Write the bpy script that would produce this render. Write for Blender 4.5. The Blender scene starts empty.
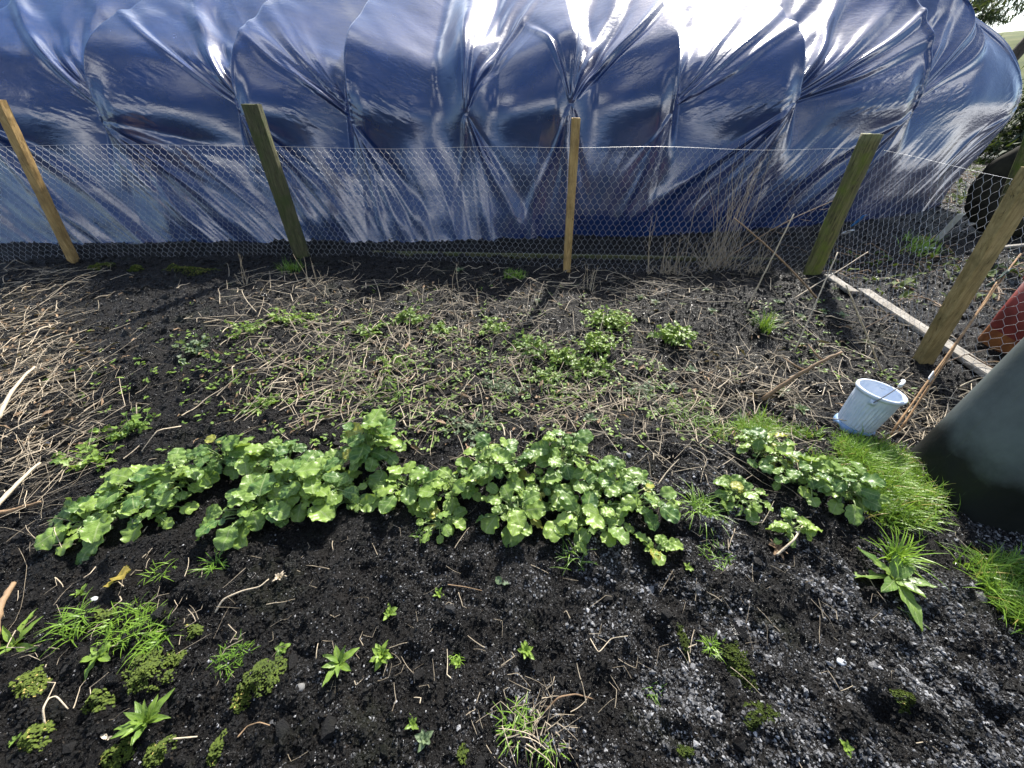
import bpy, math, random
import numpy as np
from mathutils import Vector, Matrix
random.seed(7); rng = np.random.default_rng(11)
R = math.radians
scene = bpy.context.scene
COL = scene.collection

# ------------------------------------------------------------------ camera
W, H, F = 1024, 768, 385.0
TH = R(37.0); CH = 1.2
cam = bpy.data.cameras.new('camera'); cam.sensor_width = 36; cam.lens = F / W * 36
cam.clip_start = 0.02; cam.clip_end = 2000
camo = bpy.data.objects.new('camera', cam); COL.objects.link(camo)
camo.location = (0, 0, CH); camo.rotation_euler = (math.pi / 2 - TH, 0, 0)
scene.camera = camo
def ray(px, py):
    a = (px - 512) / F; b = (384 - py) / F
    return (a, math.cos(TH) + b * math.sin(TH), -math.sin(TH) + b * math.cos(TH))
def atY(px, py, Y):
    d = ray(px, py); t = Y / d[1]
    return Vector((d[0] * t, Y, CH + d[2] * t))

# ------------------------------------------------------------------ noise
PERM = rng.permutation(512).astype(np.int64)
def _h(ix, iy, s):
    return (PERM[(PERM[(ix + s * 17) & 511] + iy) & 511] / 511.0)
def vnoise(x, y, s=0):
    x = np.asarray(x, float); y = np.asarray(y, float)
    ix = np.floor(x).astype(np.int64); iy = np.floor(y).astype(np.int64)
    fx = x - ix; fy = y - iy
    fx = fx * fx * fx * (fx * (fx * 6 - 15) + 10); fy = fy * fy * fy * (fy * (fy * 6 - 15) + 10)
    a = _h(ix, iy, s); b = _h(ix + 1, iy, s); c = _h(ix, iy + 1, s); d = _h(ix + 1, iy + 1, s)
    return (a * (1 - fx) + b * fx) * (1 - fy) + (c * (1 - fx) + d * fx) * fy * 1.0
def fbm(x, y, oct=4, s=0, g=0.5):
    t = 0; a = 1; n = 0
    for o in range(oct):
        t = t + a * (vnoise(x * 2 ** o + o * 13.7, y * 2 ** o + o * 7.3, s + o) - .5); n += a; a *= g
    return t / n
def sstep(a, b, x):
    t = np.clip((np.asarray(x, float) - a) / (b - a), 0, 1); return t * t * (3 - 2 * t)

# ------------------------------------------------------------------ ground height
def gh(x, y, fine=True):
    x = np.asarray(x, float); y = np.asarray(y, float)
    near = (1 - sstep(4.0, 7.0, np.abs(x))) * (1 - sstep(3.6, 6.0, y)) * sstep(-1.5, -.5, y)
    z = .045 * fbm(x * .9, y * .9, 3, 3)
    z = z + near * .05 * fbm(x * 3.1, y * 3.1, 3, 9)
    z = z - .05 * sstep(.55, .95, y) * (1 - sstep(.95, 1.35, y)) * 0.0
    # slight mound under the leafy row and a dug-over heap on the left
    z = z + .03 * np.exp(-((y - 1.0) / .28) ** 2) * (1 - sstep(1.2, 1.8, np.abs(x)))
    z = z + .06 * np.exp(-((x + 1.9) / .7) ** 2 - ((y - 2.2) / .8) ** 2)
    if fine:
        # clods
        c = np.abs(fbm(x * 9, y * 9, 3, 21)) * 2
        z = z + near * .045 * (c - .25)
        c2 = vnoise(x * 38, y * 38, 5) ** 2
        z = z + near * .014 * c2
        z = z + near * .008 * fbm(x * 85, y * 85, 2, 31)
        # raked ridges front right, running away to the left
        q = (x * .62 + y * .9)
        ridg = np.sin((x * .80 + y * 1.1) * 30 + 5 * fbm(x * 4, y * 4, 2, 40))
        m = sstep(.1, .7, x) * (1 - sstep(.75, 1.1, y)) * near
        z = z + m * .007 * ridg
    return z
def G(px, py):
    d = ray(px, py); zz = 0.0
    for _ in range(6):
        t = (zz - CH) / d[2]; x, y = d[0] * t, d[1] * t
        zz = float(gh(x, y))
    return Vector((x, y, zz))
def gz(x, y): return float(gh(x, y))

# ------------------------------------------------------------------ helpers
def link(o, parent=None):
    COL.objects.link(o)
    if parent: o.parent = parent
    return o
def tag(o, label=None, cat=None, group=None, kind=None):
    if label: o['label'] = label
    if cat: o['category'] = cat
    if group: o['group'] = group
    if kind: o['kind'] = kind
    return o
def empty(name, loc=(0, 0, 0)):
    o = bpy.data.objects.new(name, None); o.location = loc; o.empty_display_size = .05
    return link(o)
def np_mesh(name, V, faces_list, smooth=True, uv=None, tint=None):
    """faces_list: list of int arrays (n,3) / (n,4)"""
    me = bpy.data.meshes.new(name)
    V = np.asarray(V, np.float32)
    me.vertices.add(len(V)); me.vertices.foreach_set('co', V.ravel())
    fl = [np.asarray(f, np.int32) for f in faces_list if len(f)]
    loops = np.concatenate([f.ravel() for f in fl])
    tot = np.concatenate([np.full(len(f), f.shape[1], np.int32) for f in fl])
    start = np.concatenate([[0], np.cumsum(tot)[:-1]]).astype(np.int32)
    me.loops.add(len(loops)); me.loops.foreach_set('vertex_index', loops)
    me.polygons.add(len(tot)); me.polygons.foreach_set('loop_start', start)
    try: me.polygons.foreach_set('loop_total', tot)
    except Exception: pass
    me.polygons.foreach_set('use_smooth', np.full(len(tot), smooth))
    if uv is not None:
        ul = me.uv_layers.new(name='UVMap')
        ul.data.foreach_set('uv', np.asarray(uv, np.float32)[loops].ravel())
    if tint is not None:
        a = me.attributes.new('tint', 'FLOAT', 'POINT'); a.data.foreach_set('value', np.asarray(tint, np.float32))
    me.update(calc_edges=True); me.validate()
    return me
class Acc:
    def __init__(s): s.V = []; s.Q = []; s.T = []; s.uv = []; s.t = []; s.n = 0
    def add(s, V, Q=None, T=None, uv=None, tint=0.5):
        V = np.asarray(V, float); k = len(V)
        s.V.append(V)
        if Q is not None and len(Q): s.Q.append(np.asarray(Q) + s.n)
        if T is not None and len(T): s.T.append(np.asarray(T) + s.n)
        s.uv.append(np.zeros((k, 2)) if uv is None else np.asarray(uv))
        s.t.append(np.full(k, tint) if np.isscalar(tint) else np.asarray(tint))
        s.n += k
    def build(s, name, mat, parent=None, smooth=True, origin=None):
        if not s.V: return None
        V = np.concatenate(s.V)
        if origin is not None: V = V - np.array(origin)[None, :]
        me = np_mesh(name, V, [np.concatenate(a) for a in (s.Q, s.T) if a], smooth,
                     np.concatenate(s.uv), np.concatenate(s.t))
        me.materials.append(mat)
        o = bpy.data.objects.new(name, me); link(o, parent)
        if origin is not None and parent is None: o.location = origin
        return o
def tube(acc, P, rad, k=4, tint=.5, cap=True):
    P = np.asarray(P, float); n = len(P)
    rad = np.full(n, rad) if np.isscalar(rad) else np.asarray(rad)
    T = np.gradient(P, axis=0); T /= (np.linalg.norm(T, axis=1)[:, None] + 1e-9)
    up = np.array([0, 0, 1.0]) if abs(T[0][2]) < .9 else np.array([1.0, 0, 0])
    A = np.cross(T, up); A /= (np.linalg.norm(A, axis=1)[:, None] + 1e-9); B = np.cross(T, A)
    an = np.arange(k) * 2 * np.pi / k
    V = (P[:, None, :] + rad[:, None, None] * (np.cos(an)[None, :, None] * A[:, None, :] + np.sin(an)[None, :, None] * B[:, None, :])).reshape(-1, 3)
    i = np.arange(n - 1)[:, None] * k; j = np.arange(k)[None, :]; j2 = (j + 1) % k
    Q = np.stack([i + j, i + j2, i + k + j2, i + k + j], -1).reshape(-1, 4)
    TT = []
    if cap:
        V = np.vstack([V, P[:1], P[-1:]]); a0 = n * k; a1 = a0 + 1
        for q in range(k):
            TT.append((a0, (q + 1) % k, q)); TT.append((a1, (n - 1) * k + q, (n - 1) * k + (q + 1) % k))
    uv = np.zeros((len(V), 2)); uv[:n * k, 0] = np.repeat(np.linspace(0, 1, n), k)
    if not np.isscalar(tint) and len(tint) == n:
        tt = np.concatenate([np.repeat(tint, k), [tint[0], tint[-1]] if cap else []])
    else: tt = tint
    acc.add(V, Q, TT, uv, tt)
def box(acc, c, sx, sy, sz, M=None, tint=.5):
    V = np.array([(x, y, z) for x in (-.5, .5) for y in (-.5, .5) for z in (-.5, .5)]) * np.array([sx, sy, sz])
    if M is not None: V = V @ np.array(M.to_3x3()).T
    V = V + np.array(c)
    Q = [(0, 1, 3, 2), (4, 6, 7, 5), (0, 4, 5, 1), (2, 3, 7, 6), (0, 2, 6, 4), (1, 5, 7, 3)]
    acc.add(V, Q, None, None, tint)
def lathe(acc, prof, k=48, c=(0, 0, 0), M=None, rfun=None, tint=.5):
    prof = np.asarray(prof, float); n = len(prof)
    an = np.arange(k) * 2 * np.pi / k
    V = np.zeros((n, k, 3))
    for i, (r, z) in enumerate(prof):
        rr = np.full(k, r)
        if rfun is not None: rr = rfun(i, r, z, an)
        V[i, :, 0] = rr * np.cos(an); V[i, :, 1] = rr * np.sin(an); V[i, :, 2] = z
    V = V.reshape(-1, 3)
    if M is not None: V = V @ np.array(M.to_3x3()).T
    V += np.array(c)
    i = np.arange(n - 1)[:, None] * k; j = np.arange(k)[None, :]; j2 = (j + 1) % k
    Q = np.stack([i + j, i + j2, i + k + j2, i + k + j], -1).reshape(-1, 4)
    acc.add(V, Q, None, None, tint)

# ------------------------------------------------------------------ materials
def newmat(name):
    m = bpy.data.materials.new(name); m.use_nodes = True
    nt = m.node_tree; nt.nodes.clear()
    return m, nt, nt.nodes, nt.links
def N(nt, t, **kw):
    n = nt.nodes.new(t)
    for k, v in kw.items(): setattr(n, k, v)
    return n
def ramp(nt, src, stops, interp='LINEAR'):
    r = nt.nodes.new('ShaderNodeValToRGB'); nt.links.new(src, r.inputs[0]); r.color_ramp.interpolation = interp
    e = r.color_ramp.elements
    while len(e) < len(stops): e.new(.5)
    for q, (p, c) in zip(e, stops):
        q.position = p; q.color = (c if len(c) == 4 else (*c, 1)) if not isinstance(c, (int, float)) else (c, c, c, 1)
    return r.outputs[0]
def noise(nt, scale, detail=4, rough=.6, vec=None, dist=0):
    n = nt.nodes.new('ShaderNodeTexNoise'); n.inputs['Scale'].default_value = scale
    n.inputs['Detail'].default_value = detail; n.inputs['Roughness'].default_value = rough
    n.inputs['Distortion'].default_value = dist
    if vec is not None: nt.links.new(vec, n.inputs['Vector'])
    return n.outputs[0]
def mixc(nt, f, a, b, mode='MIX'):
    n = nt.nodes.new('ShaderNodeMix'); n.data_type = 'RGBA'; n.blend_type = mode
    for s, v in ((n.inputs[0], f), (n.inputs[6], a), (n.inputs[7], b)):
        if hasattr(v, 'links'): nt.links.new(v, s)
        elif isinstance(v, (int, float)): s.default_value = v
        else: s.default_value = (*v, 1)
    return n.outputs[2]
def math_(nt, op, a, b=None, c=None):
    n = nt.nodes.new('ShaderNodeMath'); n.operation = op
    for i, v in enumerate((a, b, c)):
        if v is None: continue
        if hasattr(v, 'links'): nt.links.new(v, n.inputs[i])
        else: n.inputs[i].default_value = v
    return n.outputs[0]
def geo(nt): return nt.nodes.new('ShaderNodeNewGeometry').outputs['Position']
def objc(nt): return nt.nodes.new('ShaderNodeTexCoord').outputs['Object']
def finish(nt, col, rough=.5, spec=.5, bump=None, bstr=.3, bdist=.01, trans=0, transcol=None, metal=0, coat=0, ior=1.45, coatr=.1):
    p = nt.nodes.new('ShaderNodeBsdfPrincipled'); out = nt.nodes.new('ShaderNodeOutputMaterial')
    def setv(s, v):
        if hasattr(v, 'links'): nt.links.new(v, s)
        elif isinstance(v, (int, float)): s.default_value = v
        else: s.default_value = (*v, 1)
    setv(p.inputs['Base Color'], col); setv(p.inputs['Roughness'], rough); setv(p.inputs['Metallic'], metal)
    p.inputs['Specular IOR Level'].default_value = spec; p.inputs['IOR'].default_value = ior
    p.inputs['Coat Weight'].default_value = coat; p.inputs['Coat Roughness'].default_value = coatr
    if bump is not None:
        b = nt.nodes.new('ShaderNodeBump'); b.inputs['Strength'].default_value = bstr; b.inputs['Distance'].default_value = bdist
        nt.links.new(bump, b.inputs['Height']); nt.links.new(b.outputs[0], p.inputs['Normal'])
    last = p.outputs[0]
    if trans > 0:
        t = nt.nodes.new('ShaderNodeBsdfTranslucent'); setv(t.inputs[0], transcol if transcol is not None else col)
        mx = nt.nodes.new('ShaderNodeMixShader'); mx.inputs[0].default_value = trans
        nt.links.new(last, mx.inputs[1]); nt.links.new(t.outputs[0], mx.inputs[2]); last = mx.outputs[0]
    nt.links.new(last, out.inputs[0])
    return p
M = {}
def tint_attr(nt):
    a = nt.nodes.new('ShaderNodeAttribute'); a.attribute_name = 'tint'; return a.outputs['Fac']

# soil
def soilmat(name, crumb):
    m, nt, nn, ll = newmat(name); v = geo(nt)
    mid = noise(nt, 11, 5, .7, v); fine = noise(nt, 230, 4, .75, v); grit = noise(nt, 700, 2, .6, v)
    sep = nt.nodes.new('ShaderNodeSeparateXYZ'); ll.new(v, sep.inputs[0])
    col = ramp(nt, mid, [(.3, (.0035, .0032, .0030)), (.55, (.009, .0080, .0072)), (.75, (.019, .0162, .0140))])
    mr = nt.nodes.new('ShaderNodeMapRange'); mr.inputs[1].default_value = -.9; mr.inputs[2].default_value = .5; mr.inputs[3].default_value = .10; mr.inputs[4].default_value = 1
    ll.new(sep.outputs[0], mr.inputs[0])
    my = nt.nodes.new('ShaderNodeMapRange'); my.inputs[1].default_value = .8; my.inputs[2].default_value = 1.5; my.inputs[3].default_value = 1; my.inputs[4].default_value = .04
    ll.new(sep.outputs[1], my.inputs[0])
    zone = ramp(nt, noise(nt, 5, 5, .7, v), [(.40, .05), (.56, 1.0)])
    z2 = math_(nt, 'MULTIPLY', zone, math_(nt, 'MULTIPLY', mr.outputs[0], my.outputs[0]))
    if crumb:
        t = tint_attr(nt)
        # pale crumbs paint the soil's wet sheen into the grain colour
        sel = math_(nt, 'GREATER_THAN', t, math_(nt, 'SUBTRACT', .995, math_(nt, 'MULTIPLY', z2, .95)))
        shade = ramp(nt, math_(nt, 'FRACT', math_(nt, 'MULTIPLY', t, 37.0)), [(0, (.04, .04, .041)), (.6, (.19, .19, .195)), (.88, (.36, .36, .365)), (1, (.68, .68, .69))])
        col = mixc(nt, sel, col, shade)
        col = mixc(nt, math_(nt, 'MULTIPLY', math_(nt, 'LESS_THAN', t, .10), .8), col, (.045, .034, .024))
        rr = ramp(nt, math_(nt, 'FRACT', math_(nt, 'MULTIPLY', t, 91.0)), [(0, .14), (.45, .36), (1, .75)])
    else:
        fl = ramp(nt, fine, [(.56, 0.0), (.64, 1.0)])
        col = mixc(nt, math_(nt, 'MULTIPLY', math_(nt, 'MULTIPLY', fl, z2), .9), col, (.28, .28, .285))  # pale flecks, wet glints painted into the soil colour
        rr = ramp(nt, noise(nt, 130, 3, .6, v), [(.42, .16), (.56, .70)])
    g = ramp(nt, noise(nt, 3.1, 5, .7, v), [(.56, 0.0), (.70, .5)])
    col = mixc(nt, g, col, (.022, .026, .010))
    bm = math_(nt, 'ADD', math_(nt, 'MULTIPLY', fine, .7), math_(nt, 'MULTIPLY', grit, .3))
    finish(nt, col, rr, .45 if crumb else .28, bm, 1.0, .014); M[name] = m
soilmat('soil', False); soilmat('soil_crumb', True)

# grassy hill
m, nt, nn, ll = newmat('hillside'); v = geo(nt)
col = ramp(nt, noise(nt, .8, 6, .7, v), [(.3, (.05, .07, .02)), (.55, (.10, .12, .035)), (.75, (.17, .16, .07))])
finish(nt, col, .9, .2); M['hill'] = m

# sheeting
m, nt, nn, ll = newmat('plastic_sheet'); v = objc(nt)
mp = nt.nodes.new('ShaderNodeMapping'); mp.inputs['Scale'].default_value = (1, 1, 2.5); ll.new(v, mp.inputs[0])
b1 = noise(nt, 14, 4, .6, mp.outputs[0], .4); b2 = noise(nt, 60, 3, .6, v)
col = ramp(nt, noise(nt, 2.5, 4, .6, v), [(.3, (.004, .018, .080)), (.7, (.006, .029, .125))])
du = ramp(nt, noise(nt, 6, 6, .7, v), [(.40, .16), (.75, .30)])
finish(nt, col, du, .8, math_(nt, 'ADD', b1, math_(nt, 'MULTIPLY', b2, .35)), .16, .010, ior=1.68)
M['sheet'] = m

# woods
def wood(name, cA, cB, cG, gamt, sc=(30, 30, 3)):
    m, nt, nn, ll = newmat(name); v = objc(nt)
    mp = nt.nodes.new('ShaderNodeMapping'); mp.inputs['Scale'].default_value = sc; ll.new(v, mp.inputs[0])
    g = noise(nt, 2.2, 6, .7, mp.outputs[0], .8)
    col = ramp(nt, g, [(.38, cA), (.62, cB)])
    st = ramp(nt, noise(nt, 9, 5, .7, v), [(.45 , 0.0), (.65, gamt)])
    col = mixc(nt, st, col, cG)
    mp2 = nt.nodes.new('ShaderNodeMapping'); mp2.inputs['Scale'].default_value = tuple(q * 1.6 for q in sc); ll.new(v, mp2.inputs[0])
    ck = ramp(nt, noise(nt, 1.6, 3, .5, mp2.outputs[0], 1.5), [(.30, 0.0), (.36, 1.0)])
    col = mixc(nt, ck, tuple(q * .35 for q in cA), col)
    finish(nt, col, .75, .3, math_(nt, 'ADD', g, ck), .6, .005); M[name] = m
wood('fresh_wood', (.36, .22, .075), (.56, .38, .16), (.16, .10, .045), .55)
wood('dull_wood', (.27, .19, .075), (.46, .34, .15), (.13, .105, .04), .6)
wood('mossy_wood', (.07, .065, .028), (.20, .19, .075), (.13, .17, .022), .85)
wood('algae_wood', (.055, .052, .028), (.13, .125, .060), (.060, .080, .022), .75)
wood('grey_wood', (.22, .20, .17), (.42, .39, .34), (.13, .11, .08), .7, (6, 30, 30))
wood('bark', (.035, .026, .02), (.10, .075, .055), (.05, .05, .03), .4, (10, 10, 3))
wood('cane', (.30, .17, .08), (.45, .29, .15), (.22, .12, .06), .5, (30, 30, 30))

m, nt, nn, ll = newmat('galvanised_wire'); v = objc(nt)
finish(nt, ramp(nt, noise(nt, 8, 3, .6, v), [(.3, (.40, .41, .42)), (.7, (.60, .60, .60))]), .42, .5, metal=.2); M['wire'] = m

def leafmat(name, dark, light, vein, yellow=None, rough=.38, trans=.3, veins=True, crink=70):
    m, nt, nn, ll = newmat(name)
    t = tint_attr(nt); v = geo(nt)
    col = mixc(nt, t, dark, light)
    col = mixc(nt, ramp(nt, noise(nt, 45, 4, .6, v), [(.35, 0.0), (.75, .45)]), col, tuple(c * 1.5 for c in light))
    col = mixc(nt, math_(nt, 'GREATER_THAN', t, 1.2), col, (.42, .33, .10) if not veins else (.34, .34, .06))
    uvn = nt.nodes.new('ShaderNodeUVMap'); sp = nt.nodes.new('ShaderNodeSeparateXYZ'); ll.new(uvn.outputs[0], sp.inputs[0])
    U, Vv = sp.outputs[0], sp.outputs[1]      # U along the leaf, V across (-1..1)
    bump = noise(nt, crink, 3, .6, v)
    if veins:
        av = math_(nt, 'ABSOLUTE', Vv)
        mid = math_(nt, 'LESS_THAN', av, .06)
        side = math_(nt, 'FRACT', math_(nt, 'MULTIPLY', math_(nt, 'SUBTRACT', U, math_(nt, 'MULTIPLY', av, .28)), 6))
        sd = math_(nt, 'LESS_THAN', side, .13)
        vm = math_(nt, 'MULTIPLY', math_(nt, 'MAXIMUM', mid, math_(nt, 'MULTIPLY', sd, .6)), .75)
        col = mixc(nt, vm, col, vein)
        if yellow:
            ed = ramp(nt, math_(nt, 'ADD', av, math_(nt, 'MULTIPLY', noise(nt, 20, 3, .6, v), .5)), [(1.02, 0.0), (1.3, .5)])
            col = mixc(nt, ed, col, yellow)
        bump = math_(nt, 'SUBTRACT', bump, math_(nt, 'MULTIPLY', vm, .5))
    finish(nt, col, rough, .5, bump, .5, .004, trans=trans, transcol=mixc(nt, .5, col, (.30, .42, .04)))
    M[name] = m
leafmat('turnip_leaf', (.044, .120, .034), (.22, .325, .060), (.32, .40, .16), (.36, .42, .09), .37, .30)
leafmat('small_leaf', (.055, .125, .022), (.21, .32, .04), (.25, .33, .12), None, .42, .3)
leafmat('grey_leaf', (.06, .10, .05), (.16, .22, .11), (.3, .34, .2), None, .45, .25)
leafmat('yellow_leaf', (.22, .22, .03), (.42, .30, .06), (.45, .40, .12), (.40, .14, .03), .5, .3)
leafmat('grass_blade', (.05, .13, .016), (.21, .35, .04), (.2, .3, .05), None, .38, .35, False)
leafmat('moss', (.022, .042, .006), (.085, .12, .010), (.1, .1, .02), None, .8, .1, False, 300)
leafmat('straw', (.13, .10, .068), (.60, .50, .36), (.2, .2, .1), None, .6, .12, False, 200)
leafmat('dead_brown', (.085, .05, .028), (.26, .17, .095), (.2, .2, .1), None, .7, .05, False, 200)
leafmat('pine_needles', (.022, .035, .018), (.065, .085, .045), (.1, .1, .05), None, .7, .1, False)
leafmat('unseen_hedge_green', (.008, .016, .010), (.022, .038, .018), (.1, .1, .05), None, .8, 0, False)
leafmat('leaf_stalk', (.10, .17, .05), (.24, .30, .12), (.2, .2, .1), None, .45, .1, False)

def plain(name, a, b, rough, sc=12, spec=.5, bstr=.15, **kw):
    m, nt, nn, ll = newmat(name); v = objc(nt); g = noise(nt, sc, 5, .65, v)
    finish(nt, ramp(nt, g, [(.35, a), (.7, b)]), rough, spec, g, bstr, .004, **kw); M[name] = m
plain('bucket_plastic', (.56, .64, .76), (.72, .77, .84), .45, 26)
plain('bucket_grime', (.10, .22, .42), (.30, .42, .60), .55, 20)
plain('handle_wire', (.10, .10, .10), (.2, .19, .18), .4)
plain('white_plastic', (.6, .62, .62), (.8, .8, .78), .5)
plain('blue_plastic', (.03, .16, .45), (.05, .25, .6), .4)
plain('red_paint', (.13, .020, .017), (.25, .040, .030), .55, 9)
plain('rust', (.22, .07, .025), (.38, .15, .04), .7, 14)
plain('olive_metal', (.035, .034, .02), (.10, .085, .05), .5, 9)
plain('rubber', (.010, .009, .007), (.035, .032, .02), .9, 9, .15)
plain('twine_green', (.03, .06, .05), (.07, .11, .09), .7, 30)
plain('stone', (.10, .10, .095), (.24, .23, .22), .7, 30)
plain('pale_stone', (.42, .44, .45), (.62, .64, .66), .6, 30)
# compost bin plastic: mud splashed foot, algae along the corners
m, nt, nn, ll = newmat('bin_plastic'); v = objc(nt)
sp = nt.nodes.new('ShaderNodeSeparateXYZ'); ll.new(v, sp.inputs[0])
base = ramp(nt, noise(nt, 7, 5, .6, v), [(.35, (.085, .100, .098)), (.65, (.13, .15, .145))])
wav = math_(nt, 'ADD', sp.outputs[2], math_(nt, 'MULTIPLY', noise(nt, 9, 4, .6, v), -.14))
mud = ramp(nt, wav, [(.11, 1.0), (.21, 0.0)])
col = mixc(nt, mud, base, (.012, .014, .012))
mpb = nt.nodes.new('ShaderNodeMapping'); mpb.inputs['Scale'].default_value = (14, 14, 1.2); ll.new(v, mpb.inputs[0])
alg = ramp(nt, noise(nt, 2, 5, .7, mpb.outputs[0]), [(.60, 0.0), (.72, .7)])
col = mixc(nt, alg, col, (.10, .12, .075))
finish(nt, col, ramp(nt, noise(nt, 12, 5, .7, v), [(.35, .45), (.65, .7)]), .35, noise(nt, 60, 3, .6, v), .2, .004); M['bin'] = m

# ------------------------------------------------------------------ GROUND (one sheet)
def axis(lo, hi, step_in, farlo, farhi):
    a = np.arange(lo, hi, step_in)
    def grow(d, far):
        o = []; s = step_in; p = 0
        while p < far: s *= 1.25; p += s; o.append(p)
        return np.array(o)
    return np.concatenate([lo - grow(0, farlo)[::-1], a, a[-1] + grow(0, farhi)])
xs = axis(-4.3, 4.3, .0095, 400, 400); ysn = np.concatenate([np.arange(.1, 1.6, .0065), np.arange(1.6, 3.9, .011)])
def grow(step, far):
    o = []; s = step; p = 0
    while p < far: s *= 1.25; p += s; o.append(p)
    return np.array(o)
ys = np.concatenate([.1 - grow(.0065, 60)[::-1], ysn, ysn[-1] + grow(.011, 500)])
X, Y = np.meshgrid(xs, ys); Z = gh(X, Y)
nx, ny = len(xs), len(ys)
i = np.arange(ny - 1)[:, None] * nx; j = np.arange(nx - 1)[None, :]
Q = np.stack([i + j, i + j + 1, i + nx + j + 1, i + nx + j], -1).reshape(-1, 4)
me = np_mesh('ground', np.stack([X, Y, Z], -1).reshape(-1, 3), [Q]); me.materials.append(M['soil'])
tag(link(bpy.data.objects.new('ground', me)), kind='structure')

# soil crumbs (stuff)
import itertools
t = (1 + 5 ** .5) / 2
ICO = np.array([(-1, t, 0), (1, t, 0), (-1, -t, 0), (1, -t, 0), (0, -1, t), (0, 1, t), (0, -1, -t), (0, 1, -t), (t, 0, -1), (t, 0, 1), (-t, 0, -1), (-t, 0, 1)], float); ICO /= np.linalg.norm(ICO[0])
ICOF = np.array([(0, 11, 5), (0, 5, 1), (0, 1, 7), (0, 7, 10), (0, 10, 11), (1, 5, 9), (5, 11, 4), (11, 10, 2), (10, 7, 6), (7, 1, 8), (3, 9, 4), (3, 4, 2), (3, 2, 6), (3, 6, 8), (3, 8, 9), (4, 9, 5), (2, 4, 11), (6, 2, 10), (8, 6, 7), (9, 8, 1)])
OCT = np.array([(1, 0, 0), (-1, 0, 0), (0, 1, 0), (0, -1, 0), (0, 0, 1), (0, 0, -1)], float)
OCTF = np.array([(0, 2, 4), (2, 1, 4), (1, 3, 4), (3, 0, 4), (2, 0, 5), (1, 2, 5), (3, 1, 5), (0, 3, 5)])
def lumps(name, n, xr, yr, rlo, rhi, mat, label, cat='soil', ypow=1.0, ico=False, rp=3):
    y = yr[0] + (yr[1] - yr[0]) * rng.random(n) ** ypow
    half = np.minimum(xr, 1.5 * (y * .8 + .75) + .1); x = (rng.random(n) * 2 - 1) * half
    keep = fbm(x * 5, y * 5, 3, 77) + rng.random(n) * .55 > .10; x = x[keep]; y = y[keep]; n = len(x)
    r = rlo + (rhi - rlo) * rng.random(n) ** rp
    z = gh(x, y) + r * (.1 if ico else .35)
    B, BF = (ICO, ICOF) if ico else (OCT, OCTF)
    q = rng.normal(0, 1, (n, 3, 3)); q[:, 0] /= np.linalg.norm(q[:, 0], axis=1)[:, None]
    q[:, 1] -= (q[:, 1] * q[:, 0]).sum(1)[:, None] * q[:, 0]; q[:, 1] /= np.linalg.norm(q[:, 1], axis=1)[:, None]; q[:, 2] = np.cross(q[:, 0], q[:, 1])
    J = B[None] * (.65 + .7 * rng.random((n, len(B), 1))) * (.55 + .8 * rng.random((n, 1, 3)))
    J = np.einsum('nij,njk->nik', J, q) * r[:, None, None] * np.array([1, 1, .8])
    V = J + np.stack([x, y, z], -1)[:, None, :]
    Fc = (BF[None] + (np.arange(n) * len(B))[:, None, None]).reshape(-1, 3)
    tn = rng.random(n); tn = np.where(r > .0042, tn * .45 + .1, tn); me = np_mesh(name, V.reshape(-1, 3), [Fc], False, None, np.repeat(tn, len(B))); me.materials.append(M[mat])
    return tag(link(bpy.data.objects.new(name, me)), label, cat, None, 'stuff')
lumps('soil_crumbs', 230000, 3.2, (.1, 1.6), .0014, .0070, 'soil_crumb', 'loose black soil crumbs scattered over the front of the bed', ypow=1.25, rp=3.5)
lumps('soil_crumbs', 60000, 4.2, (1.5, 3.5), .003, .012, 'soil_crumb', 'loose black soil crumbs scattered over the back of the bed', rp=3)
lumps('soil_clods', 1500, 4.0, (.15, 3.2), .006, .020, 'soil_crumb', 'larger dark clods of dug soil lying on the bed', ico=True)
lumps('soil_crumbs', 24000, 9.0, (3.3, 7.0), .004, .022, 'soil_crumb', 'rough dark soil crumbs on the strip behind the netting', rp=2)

# ------------------------------------------------------------------ TARPAULIN over hoops
def toff(x): return .09 * np.maximum(0, x - 1) ** 1.7
hoop_px = [98, 240, 350, 465, 570, 672, 793, 912, 1018]
hx = []
for p in hoop_px:
    x = 0
    for _ in range(20): x = (p - 512) / F * (.8 * (4.25 + float(toff(np.array(x)))) + .07)
    hx.append(x)
hx = [hx[0] - 2.5, hx[0] - 1.25] + hx
hx = np.array(hx); XE = hx[-1]
SK = 1.12
def profile(s, run, ra):
    # returns Yoffset, z by integrating the tangent (s: metres up the sheet from the hem)
    ds = .01; ss = np.arange(0, 11.1, ds)
    ang = np.where(ss < .85, np.arctan2(1.0, run), 0)
    a1 = np.arctan2(1.0, run)
    ang = a1 + (R(88) - a1) * sstep(.35, 1.05, ss)
    ang = ang + (ra - R(88)) * sstep(1.02, 2.05, ss)
    ang = ang + (R(0) - ra) * sstep(3.2, 6.0, ss)
    ang = ang + (R(-88)) * sstep(5.6, 8.6, ss)
    yy = np.concatenate([[0], np.cumsum(np.cos(ang) * ds)]); zz = np.concatenate([[0], np.cumsum(np.sin(ang) * ds)])
    s2 = np.concatenate([ss, [ss[-1] + ds]])
    return np.interp(s, s2, yy), np.interp(s, s2, zz), np.interp(s, ss, ang)
us = np.concatenate([np.arange(hx[0], -4.2, .02), np.arange(-4.2, XE + .001, .0068)])
sv = np.concatenate([np.arange(0, 2.6, .0068), np.arange(2.6, 4.4, .014), np.arange(4.4, 11.0, .08)])
U, S = np.meshgrid(us, sv)
run = .42 - .36 * sstep(-.9, 1.1, us)
roofa = R(21) + R(24) * sstep(2.4, 5.6, us)
PY = np.zeros_like(U); PZ = np.zeros_like(U); PA = np.zeros_like(U)
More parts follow.
